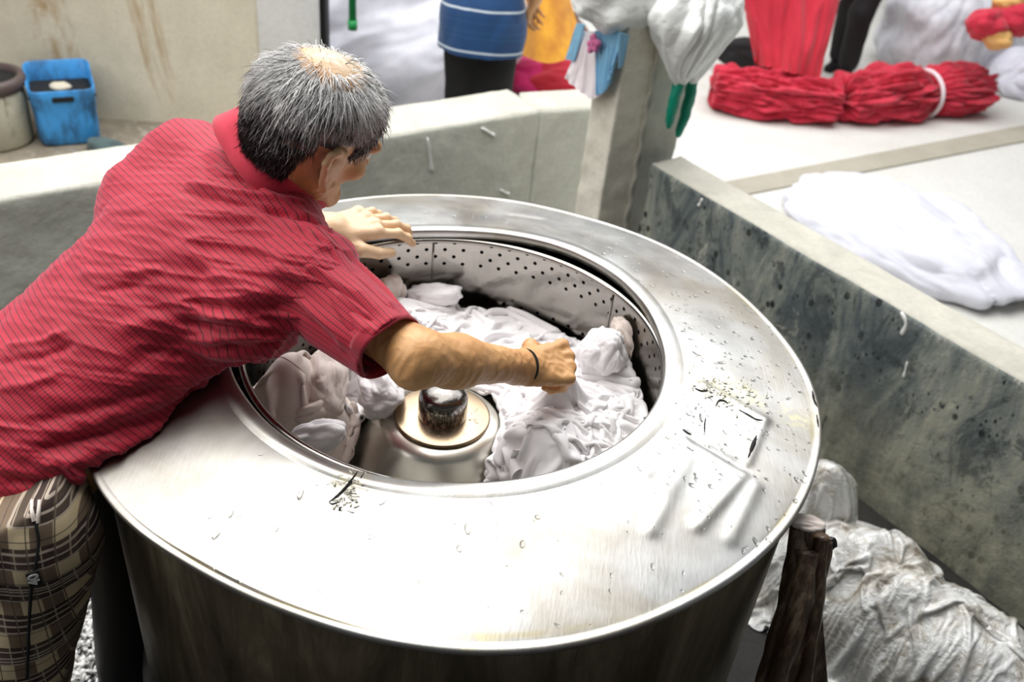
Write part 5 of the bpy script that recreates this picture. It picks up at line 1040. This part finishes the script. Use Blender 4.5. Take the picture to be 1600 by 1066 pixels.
# ---- background people ------------------------------------------------------
def simple_person(lbl, J, shirt_m, trous_m, h=.008, shirt_extra=None, z_hem=.66):
    root = empty('person'); tag(root, lbl, 'person'); hm = J['head']; Fh = np.stack([np.cross(J['face'], J['up']), J['face'], J['up']], 1)
    hp_, T_ = head_prims(hm, Fh, 1.0); hipL, hipR, kL, kR, aL, aR = [J[k] for k in ('hipL', 'hipR', 'kL', 'kR', 'aL', 'aR')]; sL, sR, eL, eR, wL, wR = [J[k] for k in ('sL', 'sR', 'eL', 'eR', 'wL', 'wR')]
    hc_ = (hipL + hipR) / 2; sc_ = (sL + sR) / 2; up_ = nrm(sc_ - hc_); lt = nrm(sR - sL); B = np.stack([up_, lt, np.cross(up_, lt)], 1); mid = (hc_ + sc_) / 2
    def tor(g): return [ell(sc_ - up_ * .14, V(.17, .155, .10) + g, B, .06), ell(mid, V(.16, .14, .10) + g, B, .06), ell(hc_, V(.12, .155, .105) + g, B, .06), cone(sL, sR, .055 + g, .055 + g, .05)]
    pr = tor(-.012) + hp_ + [cone(T_(0, -.02, -.06), sc_ + up_ * .02, .05, .058, .03), cone(sL, eL, .046, .036, .03), cone(eL, wL, .036, .024, .02), cone(sR, eR, .046, .036, .03), cone(eR, wR, .036, .024, .02), cone(hipL, kL, .075, .05, .04), cone(kL, aL, .05, .034, .03), cone(hipR, kR, .075, .05, .04), cone(kR, aR, .05, .034, .03)]
    for w_, e_, sd_ in ((wL, eL, -1), (wR, eR, 1)):
        fd_ = nrm(w_ - e_); h_, _ = hand_prims(w_, J.get('hd' + ('L' if sd_ < 0 else 'R'), fd_), J.get('hb', V(0, -.5, .8)), sd_, [(.5, .7, .4)] * 4, [(.04, .05, -.02), (.07, .058, -.03), (.095, .05, -.04)], 1.0); pr += h_
    for a_ in (aL, aR): pr.append(cone(a_ * V(1, 1, 0) + UZ * .035, a_ * V(1, 1, 0) + J['face'] * V(.15, .15, 0) + UZ * .028, .034, .026, .02))
    skin_obj('body', pr, h, root)
    for a_ in (aL, aR):
        a0_ = a_ * V(1, 1, 0); v, f = sdf_mesh([cone(a0_ + UZ * .04, a0_ + J['face'] * V(.16, .16, 0) + UZ * .032, .042, .034, .02), cone(a0_ + UZ * .04, a0_ + UZ * .12, .042, .046, .02)], .008); mk('boot', v, f, m_blackc, root)
    def hem(P, d): return np.maximum(d, z_hem + .02 * 0 - P[:, 2]) if z_hem else d
    v, f = sdf_mesh(tor(.012) + [cone(sL, sL + (eL - sL) * .8, .066, .064, .03), cone(sR, sR + (eR - sR) * .8, .066, .064, .03), cone(hc_ + UZ * .05 - lt * .03, hc_ - UZ * .18 - lt * .035, .15, .155, .05), cone(hc_ + UZ * .05 + lt * .03, hc_ - UZ * .18 + lt * .035, .15, .155, .05)] if z_hem else tor(.012) + [cone(sL, sL + (eL - sL) * .8, .066, .064, .03), cone(sR, sR + (eR - sR) * .8, .066, .064, .03)], .008, hem)
    n = vnormals(v, f); c = v * V(9, 9, 5); v = v + n * ((np.abs(perlin(c + .5 * vnoise(c * .5, 3), 3)) * 1.5 - .3) * .014)[:, None]; mk('shirt', v, f, shirt_m, root, attrs={'su': v[:, 2] - .098 + .03 * (v[:, 0] - hc_[0]) ** 2 * 10, 'sw': v[:, 0]})
    v, f = sdf_mesh([ell(hc_ - UZ * .02, V(.11, .145, .10), B, .05), cone(hipL, kL, .086, .078, .05), cone(kL, aL + UZ * .05, .078, .07, .03), cone(hipR, kR, .086, .078, .05), cone(kR, aR + UZ * .05, .078, .07, .03)], .009)
    n = vnormals(v, f); c = v * V(8, 8, 4); v = v + n * ((np.abs(perlin(c, 5)) * 1.5 - .3) * .012)[:, None]; mk('trousers', v, f, trous_m, root)
    v, f = ICO[4]; l_ = v * V(.081, .101, .088) + V(0, -.014, .040); ok = ~((l_[:, 1] > .04) & (l_[:, 2] < .075)) & (l_[:, 2] > -.03 + .3 * l_[:, 1]); fk = f[ok[f].all(1)]; vi = l_ * .95; v4 = np.concatenate([l_ + perlin(v * 6, 3)[:, None] * v * .006, vi]) @ Fh.T + hm
    mk('hair', v4, np.concatenate([fk, fk[:, ::-1] + len(v)]), m_black, root); return root
bc_ = V(-.195, 2.62, 0); fx = nrm(V(.55, .75, 0)); rx = V(fx[1], -fx[0], 0); rx = nrm(V(.98, -.1, 0)); fx = nrm(V(.1, .98, 0))
p_ = lambda a, b, z: bc_ + rx * a + fx * b + UZ * z
simple_person('man seen from behind in a blue shirt with thin white stripes and black trousers', dict(head=p_(.02, .05, 1.46), face=nrm(fx + V(0, 0, -.15)), up=nrm(UZ + fx * .15), sL=p_(-.17, 0, 1.22), sR=p_(.17, 0, 1.22), eL=p_(-.23, .08, .98), eR=p_(.27, .02, 1.0), wL=p_(-.12, .26, .94), wR=p_(.205, .08, .86), hdR=nrm(V(-.1, .4, -.5)),
    hipL=p_(-.085, 0, .74), hipR=p_(.085, 0, .74), kL=p_(-.07, .02, .42), kR=p_(.07, .02, .42), aL=p_(-.075, 0, .07), aR=p_(.075, 0, .07)), m_blue, m_blackc, z_hem=.635)
rcen = W(1312, 122, 0) + V(.0, .04, 0)
p2 = lambda a, b, z: V(rcen[0], rcen[1], 0) + V(a, b, z)
simple_person('person in a loose red top and black trousers stooping over the red bundles', dict(head=p2(-.48, -.15, .98), face=nrm(V(-.4, -.5, -.7)), up=nrm(V(-.5, -.4, .6)), sL=p2(-.36, .10, .96), sR=p2(-.30, -.16, .96), eL=p2(-.46, .0, .68), eR=p2(-.42, -.22, .66), wL=p2(-.50, -.10, .42), wR=p2(-.46, -.24, .40),
    hipL=p2(.06, .14, .78), hipR=p2(.08, -.04, .78), kL=p2(-.02, .10, .44), kR=p2(.0, -.08, .44), aL=p2(.0, .12, .07), aR=p2(.02, -.06, .07)), m_redc2, m_blackc, z_hem=None)
red_top = [p2(-.52, -.14, .86), p2(-.36, -.26, .88), p2(-.12, -.26, .86), p2(.03, -.2, .84)]
drape('red_garment', 'red cloth held up by the stooping person, gathered down to the first bundle', 'cloth', [D(1150, -70, 5.25), D(1230, -75, 5.15), D(1330, -70, 5.2)], [D(1178, 98, 5.4), D(1222, 112, 5.25), D(1278, 122, 5.3)], m_redc2, 11, amp=.10, thick=.012, freq=8)
heap('cloth_heap', 'black cloth heap behind the left end of the first red bundle', 'cloth heap', 1168, 118, (.26, .10, .10), m_blackc, 45, freq=9, amp=.03, sub_=5, zc=.14)
